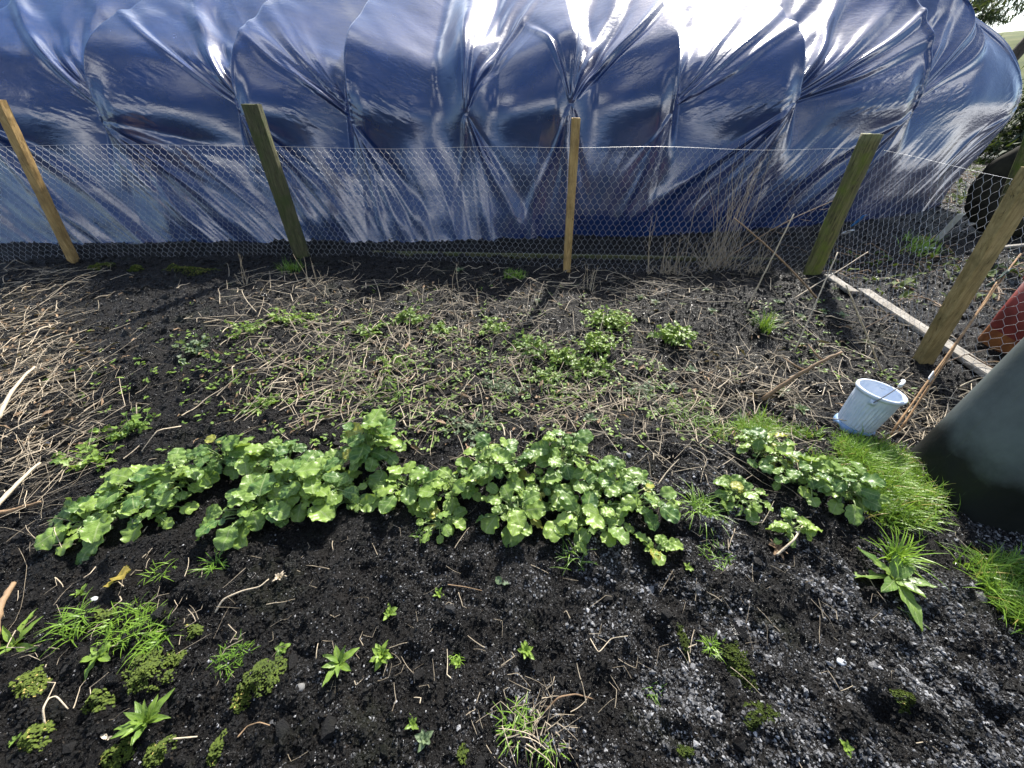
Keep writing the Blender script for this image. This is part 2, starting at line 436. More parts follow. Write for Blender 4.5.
for k, x in enumerate(us):
    a, b, c = profile(sv, run[k], roofa[k]); sk = np.interp(SK, sv, a)
    PY[:, k] = a - sk; PZ[:, k] = b; PA[:, k] = c
# outward normal of the profile (towards the camera / up)
NY = -np.sin(PA); NZ = np.cos(PA)
disp = np.zeros_like(U); xsh = np.zeros_like(U)
# cell coordinate between hoops
ci = np.clip(np.searchsorted(hx, U, 'right') - 1, 0, len(hx) - 2)
tc = np.clip((U - hx[ci]) / (hx[ci + 1] - hx[ci]), 0, 1)
# the sheet stands on the hoops and falls away just beyond each one, so every cell swells towards its outer hoop
tt = np.where((hx[ci] + hx[ci + 1]) > 0, tc, 1 - tc)
innerh = np.where((hx[ci] + hx[ci + 1]) > 0, hx[ci], hx[ci + 1]); dw = .10 + .30 * np.exp(-(innerh / .8) ** 2)
saw = -sstep(0, 1, np.clip(tt / dw, 0, 1)) * (1 - tt) ** 1.1
lv = sstep(SK - .60, SK + .40, S) * (1 - .62 * sstep(SK + .9, 4.0, S))
disp += .30 * saw * lv
low = np.exp(-((S - (SK - .16)) / .20) ** 2) * (S < SK + .4)
disp += .085 * (sstep(0, .5, tt) * (1 - sstep(.80, 1.0, tt) ** 2)) * np.exp(-((S - (SK + .03)) / .26) ** 2)
disp += .03 * np.sin(np.pi * tc) * (1 - sstep(.7, 1.1, S)) * sstep(0, .3, S)
def n1(v, seed): return vnoise(v, np.full_like(v, seed * 3.17), seed)
for hI, h0 in enumerate(hx):
    dx = U - h0; dS = S - SK - (.0, .06, -.04, .03, -.05, .02, .06, -.02, .05, -.03, 0)[hI % 11]; hA = (1, .8, 1.2, 1.1, .75, .9, 1.25, .8, 1.15, .9, .7)[hI % 11]; r = np.hypot(dx, dS) + 1e-4
    near_mask = r < 2.2
    sg = np.sign(h0) if abs(h0) > .7 else .35
    # upward fan leaning outwards, downward fan leaning inwards
    fr_ = random.Random(hI * 13 + 5)
    for (sgn, lean, wid, cnt, amp) in ((1, .55 * sg, .26, 7, .034), (-1, -np.sign(h0 - .2) * min(.72, .02 + .22 * abs(h0)), .22, 9, .030)):
        ph = np.arctan2(dx, sgn * dS)
        for q in range(cnt):
            an_ = lean + fr_.gauss(0, wid); reach = (fr_.uniform(.7, 3.6) if sgn > 0 else fr_.uniform(.45, 1.5)); w0 = fr_.uniform(.006, .014); gw = fr_.uniform(.03, .08) * (.7 if sgn > 0 else 1)
            m_ = (np.abs(ph - an_) < .5) & (r < reach * 1.6)
            rm = r[m_]; p_ = rm * np.sin(ph[m_] - an_) + .012 * np.sin(rm * 6 + q); wv = w0 + gw * rm
            A_ = hA * amp * fr_.uniform(.5, 1.2) * (rm / .25) / (1 + rm / .25) * np.exp(-(rm / reach) ** 3)
            disp[m_] += A_ * (np.exp(-(p_ / wv) ** 2) - .55 * np.exp(-((p_ - 1.7 * wv) / (1.1 * wv)) ** 2))
        win = np.exp(-((ph - lean) / (wid * 1.3)) ** 2); nz = n1((ph - lean) * 11 + 20 + hI * 7, hI + 3 * (sgn + 2))
        disp += .016 * win * (r / .1) / (1 + r / .1) * np.exp(-(r / .8) ** 1.5) * ((1 - np.abs(2 * nz - 1)) ** 1.6 - .4)
# long diagonal tension folds
dg = U * .9 - (S - SK) * .50 * np.tanh(U * 2)
def ridged(v_, k): return np.clip(1 - np.abs(v_) * k, -.6, 1)
disp += .007 * sstep(1.5, 2.1, S) * ridged(fbm(dg * 2.6, S * .3, 2, 51), 5)
dg2 = U * 1.0 - S * np.clip(U * .35, -1.0, 1.0)
disp += .020 * (1 - sstep(.65, 1.1, S)) * ridged(fbm(dg2 * 2.6, S * .3, 2, 57), 5)
disp += .0035 * (1 - sstep(.65, 1.1, S)) * ridged(fbm(dg2 * 11, S * .6, 2, 58), 4)
# fine crumple near the rail
cr = np.exp(-((S - SK - .12) / .28) ** 2)
mcr = sstep(.45, .6, vnoise(U * 1.7, S * 2.5, 63) )
dgc = S - .45 * np.sqrt(U * U + .05) 
disp += (.0026 * cr * mcr + .0002) * ridged(fbm(U * 6, dgc * 20, 3, 60), 5)
disp += .04 * fbm(U * 1.3, S * 1.1, 2, 66) + .016 * fbm(U * 2.6 - S * 1.5 * np.clip(U * .4, -1, 1), S * 2.2, 2, 67)
Yw = 4.25 + toff(U) + PY + NY * disp
Zw = PZ + NZ * disp - .04
Xw = U.copy()
endw = sstep(XE - 1.1, XE, U)
Xw -= endw * .28 * (1 - sstep(.15, 1.05, S)) 
Yw += endw * .0
Xw -= endw * 1.15 * sstep(1.0, 2.8, S)
n_u, n_s = len(us), len(sv)
P = np.stack([Xw, Yw, Zw], -1)
# hem: bury it in the soil, irregular
P[0, :, 2] = gh(P[0, :, 0], P[0, :, 1], False) - .05
verts = P.reshape(-1, 3)
i = np.arange(n_s - 1)[:, None] * n_u; j = np.arange(n_u - 1)[None, :]
Q = np.stack([i + j, i + j + 1, i + n_u + j + 1, i + n_u + j], -1).reshape(-1, 4)
# closed end walls: the sheet wraps round the last hoop and is drawn in
VV = [verts]; QQ = [Q]; nb = len(verts)
for side, col_i in ((1, n_u - 1), (-1, 0)):
    rim = P[:, col_i, :]; cen = np.array([rim[:, 0].mean(), rim[:, 1].mean(), .7])
    prev = np.arange(n_s) * n_u + col_i
    for q in range(1, 9):
        f_ = 1 - (q / 8) ** 1.5
        ring = cen + (rim - cen) * f_; ring[:, 0] = rim[:, 0] + (cen[0] - rim[:, 0]) * (1 - f_) + side * (.03 * math.sin(q / 8 * math.pi) + .03 * fbm(sv * 3, np.full_like(sv, q), 2, 70))
        ring[:, 2] = np.minimum(ring[:, 2], rim[:, 2])
        VV.append(ring); cur = nb + np.arange(n_s); nb += n_s
        a = np.stack([prev[:-1], cur[:-1], cur[1:], prev[1:]], -1)
        QQ.append(a if side > 0 else a[:, ::-1]); prev = cur
me = np_mesh('tarpaulin', np.concatenate(VV), QQ); me.materials.append(M['sheet'])
tarp = bpy.data.objects.new('sheeted_tunnel', me)
tag(link(tarp), 'long hooped tunnel covered in creased shiny dark blue plastic sheeting behind the wire fence', 'polytunnel')
me.name = 'sheeted_tunnel'

# ------------------------------------------------------------------ FENCE
fence = empty('wire_fence', (0, 3.3, 0))
tag(fence, 'hexagonal wire netting fence on wooden posts running along the back and right of the bed', 'fence')
fence_o = np.array(fence.location)
def child(acc, name, mat, par, smooth=True):
    o = acc.build(name, mat, None, smooth); o.parent = par
    o.matrix_parent_inverse = Matrix.Translation(-Vector(par.location)); return o
def post(base, top, w, d, mat, label, rough=.003, round_=False, twist=0.0):
    a = Acc(); n = 26; k = 16
    base = Vector(base); top = Vector(top); base = base - Vector((0, 0, .12))
    ax = (top - base); ts = np.linspace(0, 1, n)
    V = []
    for t_ in ts:
        c = np.array(base + ax * t_)
        for q in range(k):
            an = q / k * 2 * math.pi + math.pi / 4 + twist
            if round_: px, py = math.cos(an), math.sin(an)
            else:
                cx, sx = math.cos(an), math.sin(an); e = .22
                px = math.copysign(abs(cx) ** e, cx); py = math.copysign(abs(sx) ** e, sx)
            jit = 1 + rough / w * 2 * (random.random() - .5) + .03 * math.sin(t_ * 9 + q)
            V.append(c + np.array([px * w / 2 * jit, py * d / 2 * jit, 0]))
    V = np.array(V); V[-k:, 2] += (rng.random(k) - .5) * .006
    i = np.arange(n - 1)[:, None] * k; j = np.arange(k)[None, :]; j2 = (j + 1) % k
    Q = np.stack([i + j, i + j2, i + k + j2, i + k + j], -1).reshape(-1, 4)
    V = np.vstack([V, V[-k:].mean(0) + np.array([0, 0, .002])]); T = [((n - 1) * k + q, (n - 1) * k + (q + 1) % k, n * k) for q in range(k)]
    a.add(V, Q, T)
    o = child(a, 'post', M[mat], fence, round_)
    if label: o['label'] = label
    return o
def pt(px, py, Y): return atY(px, py, Y)
g1 = G(72, 262); g2 = G(303, 258); g3 = G(567, 270); g4 = G(812, 274); g5 = G(925, 362)
def topat(g, px, py): return atY(px, py, g.y)
post(g1, topat(g1, -2, 100), .062, .062, 'fresh_wood', 'leaning square post of yellowish new timber at the left end')
post(g2, topat(g2, 251, 104), .125, .07, 'algae_wood', 'broad dark post green with algae, standing left of the middle')
post(g3, topat(g3, 576, 118), .058, .058, 'fresh_wood', 'slim pale square post in the middle')
post(g4, topat(g4, 872, 134), .125, .12, 'mossy_wood', 'thick round mossy corner post', round_=True)
post(g5, topat(g5, 1036, 168), .075, .06, 'dull_wood', 'pale brown square post nearest the bin')
g6 = Vector((3.75, 2.6, 0)); 
# netting: two panels
def netting(path, h, cell, r, name, seed, label=None):
    """path: list of Vectors on the ground; hexagons with upright twists"""
    a = Acc()
    pts = [np.array((p.x, p.y)) for p in path]; zb = [p.z for p in path]
    L = [0]
    for p, q in zip(pts[:-1], pts[1:]): L.append(L[-1] + np.linalg.norm(q - p))
    tot = L[-1]; nxc = int(tot / cell)
    side = cell * .50; rowh = side * 1.55
    ny_ = int(h / rowh)
    def place(s, z):
        s = np.clip(s, 0, tot)
        x = np.interp(s, L, [p[0] for p in pts]); y = np.interp(s, L, [p[1] for p in pts]); b = np.interp(s, L, zb)
        z = z * (1 + .010 * math.sin(s * 1.9 + seed))
        bow = .035 * math.sin(s * 2.1 + seed) * (1 - z / h) + .02 * math.sin(s * 5.3 + z * 6)
        sl = .012 * math.sin(s * 3.7 + z * 8)
        return np.array([x + bow * .2 + sl, y + bow, b + z - .03 + .004 * math.sin(s * 4.4)])
    segs = []
    for rI in range(ny_ + 1):
        z0 = rI * rowh
        off = (rI % 2) * .5 * cell
        for c in range(nxc):
            s0 = c * cell + off
            lo = place(s0, z0); hi = place(s0, z0 + side * .62)
            # upright twist
            segs.append((lo, hi, r * 1.45))
            # two slanting wires from the top of this twist to the twists of the row above
            z1 = z0 + rowh
            if rI < ny_:
                segs.append((hi, place(s0 + .5 * cell, z1), r)); segs.append((hi, place(s0 - .5 * cell, z1), r))
    for p, q, rr in segs:
        d = q - p; l = np.linalg.norm(d)
        if l < 1e-4: continue
        d /= l; u = np.cross(d, [0, 1, .2]); u /= np.linalg.norm(u) + 1e-9; w = np.cross(d, u)
        V = [p + rr * (math.cos(t_) * u + math.sin(t_) * w) for t_ in (0, 2.094, 4.189)] + [q + rr * (math.cos(t_) * u + math.sin(t_) * w) for t_ in (0, 2.094, 4.189)]
        a.add(V, [(0, 1, 4, 3), (1, 2, 5, 4), (2, 0, 3, 5)])
    # selvedge wires
    for zz in (0, (ny_) * rowh + side * .62):
        ss = np.linspace(0, tot, int(tot / .05)); tube(a, [place(s, zz) for s in ss], r * .75, 3, cap=False)
    o = child(a, name, M['wire'], fence)
    if label: o['label'] = label
    return o
gl = Vector((-6.4, 3.45, 0))
def back(p, dy): return Vector((p.x, p.y + dy, p.z))
netting([gl, back(g1, .06), back(g2, .06), back(g3, .05), back(g4, .07)], .90, .050, .0009, 'wire_netting', 1, 'long straight run of netting along the back')
netting([Vector((g4.x + .06, g4.y, g4.z)), Vector((g5.x + .06, g5.y, g5.z)), Vector((2.5, .9, 0)), Vector((2.6, -.2, 0))], .90, .050, .00075, 'wire_netting', 4, 'run of netting down the right side')

# ------------------------------------------------------------------ BUCKET
def bucket():
    b = G(853, 426); t_ = empty('bucket', (b.x, b.y, b.z - .005))
    tag(t_, 'pale blue ribbed plastic bucket standing on the grass edge beside the compost bin', 'bucket')
    t_.rotation_euler = (R(-3), R(2), R(20))
    a = Acc()
    def ribs(i, r, z, an):
        if .035 < z < .165: return r * (1 + .022 * np.clip(np.cos(an * 34) * 1.6, -1, 1) * (1 if r > .07 else 0))
        return np.full(len(an), r)
    outer = [(.0, .006), (.076, .006), (.077, .012), (.078, .03), (.079, .036)] + [(.079 + .009 * k / 8, .036 + .128 * k / 8) for k in range(1, 9)] + [(.089, .172), (.090, .20), (.091, .222)]
    inner = [(.089, .222), (.087, .20), (.085, .16), (.078, .06), (.075, .014), (0, .012)]
    lathe(a, outer, 204, rfun=ribs); lathe(a, inner, 204)
    a.build('body', M['bucket_plastic'], t_)
    a = Acc(); lathe(a, [(.088, .214), (.098, .214), (.1005, .219), (.1005, .226), (.098, .2305), (.090, .2305), (.0865, .226), (.088, .214)], 96); a.build('rim', M['bucket_plastic'], t_)
    a = Acc(); lathe(a, [(.078, .028), (.085, .024), (.0875, .016), (.0875, .0), (.084, -.004), (.080, .0), (.078, .028)], 96); a.build('foot_ring', M['bucket_grime'], t_)
    for s in (-1, 1):
        a = Acc(); box(a, (s * .094, 0, .196), .014, .026, .026); tube(a, [(s * .096, 0, .196), (s * .109, 0, .196)], .006, 10); a.build('handle_lug', M['bucket_plastic'], t_)
    a = Acc(); tl = R(112); P_ = []
    for k in range(33):
        an = math.pi * k / 32; x = .106 * math.cos(an); q = .112 * math.sin(an)
        P_.append((x, q * math.cos(tl), .198 + q * math.sin(tl)))
    tube(a, P_, .0022, 8); hnd = a.build('handle', M['handle_wire'], t_)
    a = Acc(); tube(a, P_[12:21], .0075, 12); a.build('grip', M['white_plastic'], hnd)
    return t_
bk = bucket(); bk.scale = (.90, .90, .90); bk.rotation_euler = (Matrix.Rotation(R(6), 3, 'Y') @ Matrix.Rotation(R(-2), 3, 'X') @ Matrix.Rotation(R(40), 3, 'Z')).to_euler()

# ------------------------------------------------------------------ COMPOST BIN
def rsq(n=80, e=.30):
    an = np.arange(n) * 2 * math.pi / n
    return np.stack([np.sign(np.cos(an)) * np.abs(np.cos(an)) ** e, np.sign(np.sin(an)) * np.abs(np.sin(an)) ** e], -1), an
def bin_():
    th = R(-14)
    # left-near corner sits near (1.57,.80)
    hw = .27; c = Vector((1.585, .80, 0)); rot = Matrix.Rotation(th, 3, 'Z')
    cen = c + rot @ Vector((hw, hw * .72, 0))
    t_ = empty('compost_bin', (cen.x, cen.y, gz(1.6, 1.0) - .035)); t_.rotation_euler = (0, 0, th)
    tag(t_, 'large dark slate green plastic compost bin with a muddy foot standing by the grass', 'compost bin')
    sh, an = rsq(96, .52); a = Acc(); n = len(sh)
    rows = [(0, 1.0), (.015, 1.012), (.04, 1.012), (.05, 1.0)] + [(.05 + .80 * k / 14, 1.0 - .10 * k / 14) for k in range(1, 15)] + [(.86, .93), (.88, .93)]
    V = []
    for z, s in rows:
        groove = 1
        V.append(np.column_stack([sh * hw * s * np.array([1, .78]), np.full(n, z)]))
    V = np.concatenate(V); m_ = len(rows)
    i = np.arange(m_ - 1)[:, None] * n; j = np.arange(n)[None, :]; j2 = (j + 1) % n
    Q = np.stack([i + j, i + j2, i + n + j2, i + n + j], -1).reshape(-1, 4); a.add(V, Q)
    a.build('body', M['bin'], t_)
    a = Acc(); rows = [(.87, .97), (.895, .98), (.92, .96), (.95, .80), (.965, .5), (.97, .0)]
    V = np.concatenate([np.column_stack([sh * hw * s * np.array([1, .78]), np.full(n, z)]) for z, s in rows]); m_ = len(rows)
    i = np.arange(m_ - 1)[:, None] * n; Q = np.stack([i + j, i + j2, i + n + j2, i + n + j], -1).reshape(-1, 4); a.add(V, Q); a.build('lid', M['bin'], t_)
    # moulded ribs round the foot and below the lid
    for z0, s_ in ((.80, .912),):
        a = Acc(); P_ = np.column_stack([sh * hw * s_ * np.array([1, .78]), np.full(n, z0)]); tube(a, np.vstack([P_, P_[:1]]), .009, 6, cap=False); a.build('rib', M['bin'], t_)
bin_()

# ------------------------------------------------------------------ PLANKS, CANES, RED TUB, LITTER, TYRE
def bar_between(name, p, q, w, h, mat, label, cat, group=None, jit=.002, seg=20):
    p = Vector(p); q = Vector(q); mid = (p + q) / 2; d = q - p; L = d.length
    a = Acc(); xs_ = np.linspace(-L / 2, L / 2, seg); V = []
    for x in xs_:
        for (yy, zz) in ((-1, -1), (-1, -.4), (-1, .4), (-1, 1), (-.4, 1), (.4, 1), (1, 1), (1, .4), (1, -.4), (1, -1), (.4, -1), (-.4, -1)):
            e = .93 if abs(yy) == 1 and abs(zz) == 1 else 1
            V.append((x, yy * w / 2 * e + (random.random() - .5) * jit * 2, zz * h / 2 * e + (random.random() - .5) * jit))
    k = 12; i = np.arange(seg - 1)[:, None] * k; j = np.arange(k)[None, :]; j2 = (j + 1) % k
    Q = np.stack([i + j, i + j2, i + k + j2, i + k + j], -1).reshape(-1, 4)
    V += [(-L / 2, 0, 0), (L / 2, 0, 0)]; nV = seg * k
    T = [(nV, (q_ + 1) % k, q_) for q_ in range(k)] + [(nV + 1, (seg - 1) * k + q_, (seg - 1) * k + (q_ + 1) % k) for q_ in range(k)]
    a.add(V, Q, T); o = a.build(name, M[mat], None, False)
    o.location = mid; o.rotation_mode = 'QUATERNION'; o.rotation_quaternion = d.to_track_quat('X', 'Z')
    return tag(o, label, cat, group)
pa = G(860, 290); pb = G(985, 382)
bar_between('plank', pa + Vector((0.02, 0, .02)), pb + Vector((.05, 0, .02)), .085, .03, 'grey_wood', 'weathered grey plank lying along the foot of the right hand netting', 'plank')
pa = G(824, 277); pb = G(853, 294)
bar_between('plank', pa + Vector((.03, 0, .01)), pb + Vector((0, 0, .015)), .07, .025, 'grey_wood', 'short grey board end lying at the foot of the mossy corner post', 'plank')
pc = Vector((-6.4, 3.62, .0)); 
bar_between('edging_board', Vector((-1.3, 3.62, .0)), Vector((2.35, 3.42, .0)), .03, .06, 'algae_wood', 'dark damp edging board on the ground just behind the long netting', 'board')

def stick(p, q, r0, r1, mat, name, label, cat='stick', sag=0.02, side=0, tint=.6, k=7, sub=None, group=None):
    p = np.array(p); q = np.array(q); n = 14; P_ = []
    for t_ in np.linspace(0, 1, n):
        c = p + (q - p) * t_; c = c + np.array([side, 0, 1]) * sag * math.sin(t_ * math.pi) + (rng.random(3) - .5) * .003
        P_.append(c)
    a = Acc(); rad = np.linspace(r0, r1, n) * (1 + .12 * np.sin(np.arange(n) * 2.4)); tube(a, P_, rad, k, tint=tint)
    if sub:
        for (t_, dx, dy, dz) in sub:
            c = p + (q - p) * t_; tube(a, [c, c + np.array([dx, dy, dz]) * .5, c + np.array([dx, dy, dz]) + np.array([0, 0, .01])], [r1, r1 * .8, r1 * .4], 4, tint=tint)
    o = a.build(name, M[mat], None, True, origin=tuple(p)); return tag(o, label, cat, group)
# two brown canes tied together, leaning by the near post
c0 = G(889, 436); c1 = atY(1020, 254, 1.95)
stick(c0, c1, .0048, .0038, 'cane', 'cane', 'longer brown cane of the tied pair leaning against the right hand netting', 'cane', .01)
c2 = G(899, 436) + Vector((0, .01, 0)); c3 = atY(1001, 276, 1.85)
stick(c2, c3, .0048, .0038, 'cane', 'cane', 'shorter brown cane tied under the longer one by the right hand netting', 'cane', .008)
a = Acc(); cc = np.array(c0 + (c1 - c0) * .30); dcc = np.array(c1 - c0); dcc /= np.linalg.norm(dcc)
for q in range(5): 
    cq = cc + dcc * (q * .009 - .02); P_ = [cq + .014 * (math.cos(t_) * np.array([.8, .6, 0]) + math.sin(t_) * np.array([-.4, .3, .8])) for t_ in np.linspace(0, 6.28, 12)]; tube(a, P_, .003, 5, tint=.9, cap=False)
tag(a.build('string_tie', M['white_plastic'], None, origin=tuple(cc)), 'white string tie wound round the two brown canes', 'string')
def rag(name, p, sx, sz, mat, label, cat, seed, rz=0, tilt=1.0):
    n = 14; u, w = np.meshgrid(np.linspace(-1, 1, n), np.linspace(-1, 1, n))
    edge = 1 + .25 * fbm(u * 2, w * 2, 2, seed)
    V = np.stack([u * sx / 2 * edge, .35 * sx * fbm(u * 1.6 + seed, w * 1.6, 3, seed) , w * sz / 2 * edge], -1).reshape(-1, 3)
    V2 = V + np.array([0, .002, 0]); mt = Matrix.Rotation(rz, 3, 'Z') @ Matrix.Rotation(tilt, 3, 'X')
    V = np.vstack([V, V2]) @ np.array(mt).T
    i = np.arange(n - 1)[:, None] * n; j = np.arange(n - 1)[None, :]
    Q = np.stack([i + j, i + j + 1, i + n + j + 1, i + n + j], -1).reshape(-1, 4); Q2 = Q[:, ::-1] + n * n
    b = np.concatenate([np.arange(n), np.arange(1, n) * n + n - 1, n * n - 2 - np.arange(n - 1), (np.arange(n - 2)[::-1] + 1) * n])
    b2 = np.roll(b, -1); E = np.stack([b2, b, b + n * n, b2 + n * n], -1)
    a = Acc(); a.add(V + np.array(p), np.vstack([Q, Q2, E])); return tag(a.build(name, M[mat], None, origin=tuple(p)), label, cat)
rag('rag', c3 + Vector((.0, 0, -.01)), .07, .10, 'twine_green', 'dark grey green rag knotted round the top of the tied canes', 'rag', 3, .5, .3)
p_ = G(858, 243) ; rag('plastic_scrap', atY(858, 221, 3.9), .05, .13, 'blue_plastic', 'blue plastic scrap lying behind the netting right of the corner post', 'scrap', 5, .3, .5)
rag('plastic_scrap', atY(848, 232, 3.85), .09, .06, 'white_plastic', 'white plastic scrap just below the blue one behind the netting', 'scrap', 8, .3, .8)
rag('plastic_strip', atY(925, 250, 3.7), .22, .05, 'white_plastic', 'flat white plastic strip on the ground behind the right hand netting', 'strip', 12, .35, 1.2)
rag('plastic_strip', atY(948, 228, 3.9), .05, .34, 'white_plastic', 'long twisted white plastic strip standing behind the right hand netting', 'strip', 15, -.5, .5)

# rusty red tub beyond the netting
def tub():
    b = Vector((3.05, 1.92, 0)); t_ = empty('metal_tub', (b.x, b.y, gz(b.x, b.y) - .01)); t_.rotation_euler = (R(8), R(-6), R(15))
    tag(t_, 'faded red metal tub with rusty lower sides behind the right hand netting', 'tub')
    hw = .23; sh, an = rsq(64, .35); n = len(sh)
    def shell(rows, name, mat, par):
        a = Acc(); V = np.concatenate([np.column_stack([sh * hw * s, np.full(n, z)]) for z, s in rows]); m_ = len(rows)
        i = np.arange(m_ - 1)[:, None] * n; j = np.arange(n)[None, :]; j2 = (j + 1) % n
        a.add(V, np.stack([i + j, i + j2, i + n + j2, i + n + j], -1).reshape(-1, 4)); return a.build(name, M[mat], par)
    shell([(.0, 0), (.0, .8), (.02, .84), (.13, .88)], 'base', 'rust', t_)
    shell([(.13, .885), (.20, .92), (.42, 1.0), (.42, .97), (.2, .88), (.02, .8), (.02, 0)], 'side', 'red_paint', t_)
    shell([(.41, 1.0), (.42, 1.05), (.44, 1.05), (.445, 1.0), (.43, .96), (.41, .97)], 'rim', 'red_paint', t_)
tub()
# old tyre leaning beyond, with a mossy stake in front
def tyre():
    c = atY(1030, 190, 4.3); t_ = empty('tyre', c); t_.rotation_euler = (R(78), R(0), R(-25))
    tag(t_, 'old dark tyre standing on edge in the debris behind the right hand netting', 'tyre')
    a = Acc(); Ro, ri = .34, .13; P_ = [(ri * math.cos(t_2) * .85, ri * .75 * math.sin(t_2)) for t_2 in np.linspace(0, 2 * math.pi, 24)]
    lathe(a, [(Ro + x, z) for x, z in P_], 72, rfun=lambda i, r, z, an: r + (np.where(np.cos(an * 60) > 0, .008, 0) if r > Ro + .08 else 0)); a.build('tread_ring', M['rubber'], t_)
    a = Acc(); lathe(a, [(.21, .06), (.23, .07), (.235, .05), (.21, -.05), (.10, -.03), (.05, .0), (.05, .01), (.10, -.02), (.20, -.03), (.21, .06)], 48); a.build('rim', M['olive_metal'], t_)
tyre()
s0 = Vector((4.05, 3.3, 0)); s0.z = gz(4.05, 3.3) - .05
def stake(base, top, w, mat, name, label, cat):
    n = 14; base = np.array(base); top = np.array(top); a = Acc()
    P_ = [base + (top - base) * t_ for t_ in np.linspace(0, 1, n)]; tube(a, P_, w / 2 * (1 + .05 * np.sin(np.arange(n))), 12)
    return tag(a.build(name, M[mat], None, origin=tuple(base)), label, cat)
stake(G(985, 262), atY(1040, 118, G(985, 262).y + .1), .10, 'mossy_wood', 'stake', 'green mossy stake beyond the right hand netting in front of the tyre', 'stake')
# timber debris behind the right hand side
for (x0, y0, x1, y1, w_, lab) in ((962, 212, 1030, 206, .035, 'pale split batten lying highest in the debris beyond the right netting'), (965, 240, 1040, 228, .03, 'thin grey batten lying lowest in the debris beyond the right netting')):
    A_ = G(x0, y0 + 22); B_ = G(x1 + 20, y0 + 14); A_.z += .10; B_.z += .14
    bar_between('batten', A_, B_, w_, .02, 'grey_wood', lab, 'batten')

# stick supports etc.
SEG = []
def gp(px, py, dz=0): v_ = G(px, py); v_.z += dz; return v_
def up_stick(x0, y0, x1, y1, dy, *args, **kw):
    a_ = G(x0, y0); b_ = atY(x1, y1, a_.y + dy); return stick(a_, b_, *args, **kw)
up_stick(794, 352, 838, 252, .25, .0042, .003, 'straw', 'dry_stalk', 'tall pale dry stalk standing upright in front of the corner post', 'stalk', sag=.015, tint=.9)
up_stick(792, 300, 868, 252, .35, .004, .003, 'straw', 'dry_stalk', 'thin straight stalk slanting up to the right just below the corner post', 'stalk', sag=.0, tint=.7)
up_stick(747, 308, 794, 214, .10, .0048, .0038, 'straw', 'dry_stalk', 'stout stalk with a greenish tip slanting up left of the corner post', 'stalk', sag=.0, tint=.75)
up_stick(818, 300, 734, 218, .2, .007, .004, 'dead_brown', 'dry_stalk', 'long brown stalk slanting up to the left by the corner post', 'stalk', sag=.02, tint=1.0)
up_stick(882, 372, 846, 285, .05, .0045, .003, 'straw', 'dry_stalk', 'thin straight stalk rising behind the blue bucket', 'stalk', sag=.0, tint=.7)
up_stick(762, 400, 842, 352, .02, .011, .006, 'dead_brown', 'dead_branch', 'thick mossy dead branch lying left of the blue bucket', 'branch', sag=.03, tint=.8, sub=[(.6, -.10, .06, .03), (.8, -.04, .09, .03)])
stick(gp(886, 438), gp(891, 470, .06) + Vector((0, .1, .05)), .005, .003, 'straw', 'dry_stalk', 'short pinkish stub standing just right of the blue bucket', 'stalk', tint=.7)
stick(gp(722, 262, .01), atY(845, 196, G(722, 262).y + .15), .006, .0025, 'dead_brown', 'dead_branch', 'twiggy dead branch reaching in front of the mossy corner post', 'branch', sag=.05, tint=.9,
      sub=[(.4, .05, .0, .08), (.5, .12, .0, .02), (.55, -.03, .02, .07), (.65, .10, 0, -.02), (.7, .06, 0, .06), (.3, .1, -.03, .0), (.45, .14, 0, -.03), (.8, .08, 0, .0)])
stick(gp(0, 425, .02), gp(42, 375, .05), .010, .004, 'straw', 'dead_stalk', 'thick pale broken stalk pointing up at the left edge above the leafy row', 'stalk', tint=.95, sag=.02)
stick(gp(-15, 530, .02), gp(48, 470, .05), .010, .004, 'straw', 'dead_stalk', 'thick pale stalk lying diagonally at the left end of the leafy row', 'stalk', tint=.9, sag=.01)
stick(gp(-10, 520, .03), gp(46, 506, .03), .010, .004, 'dead_brown', 'dead_stalk', 'brown curved stalk lying below the thick pale one at the left edge', 'stalk', tint=1.0, sag=-.01)
stick(gp(-10, 650, .01), gp(24, 590, .04), .013, .006, 'dead_brown', 'dead_stalk', 'pale brown woody stump end at the left edge near the front', 'stalk', tint=1.0, sag=.02)

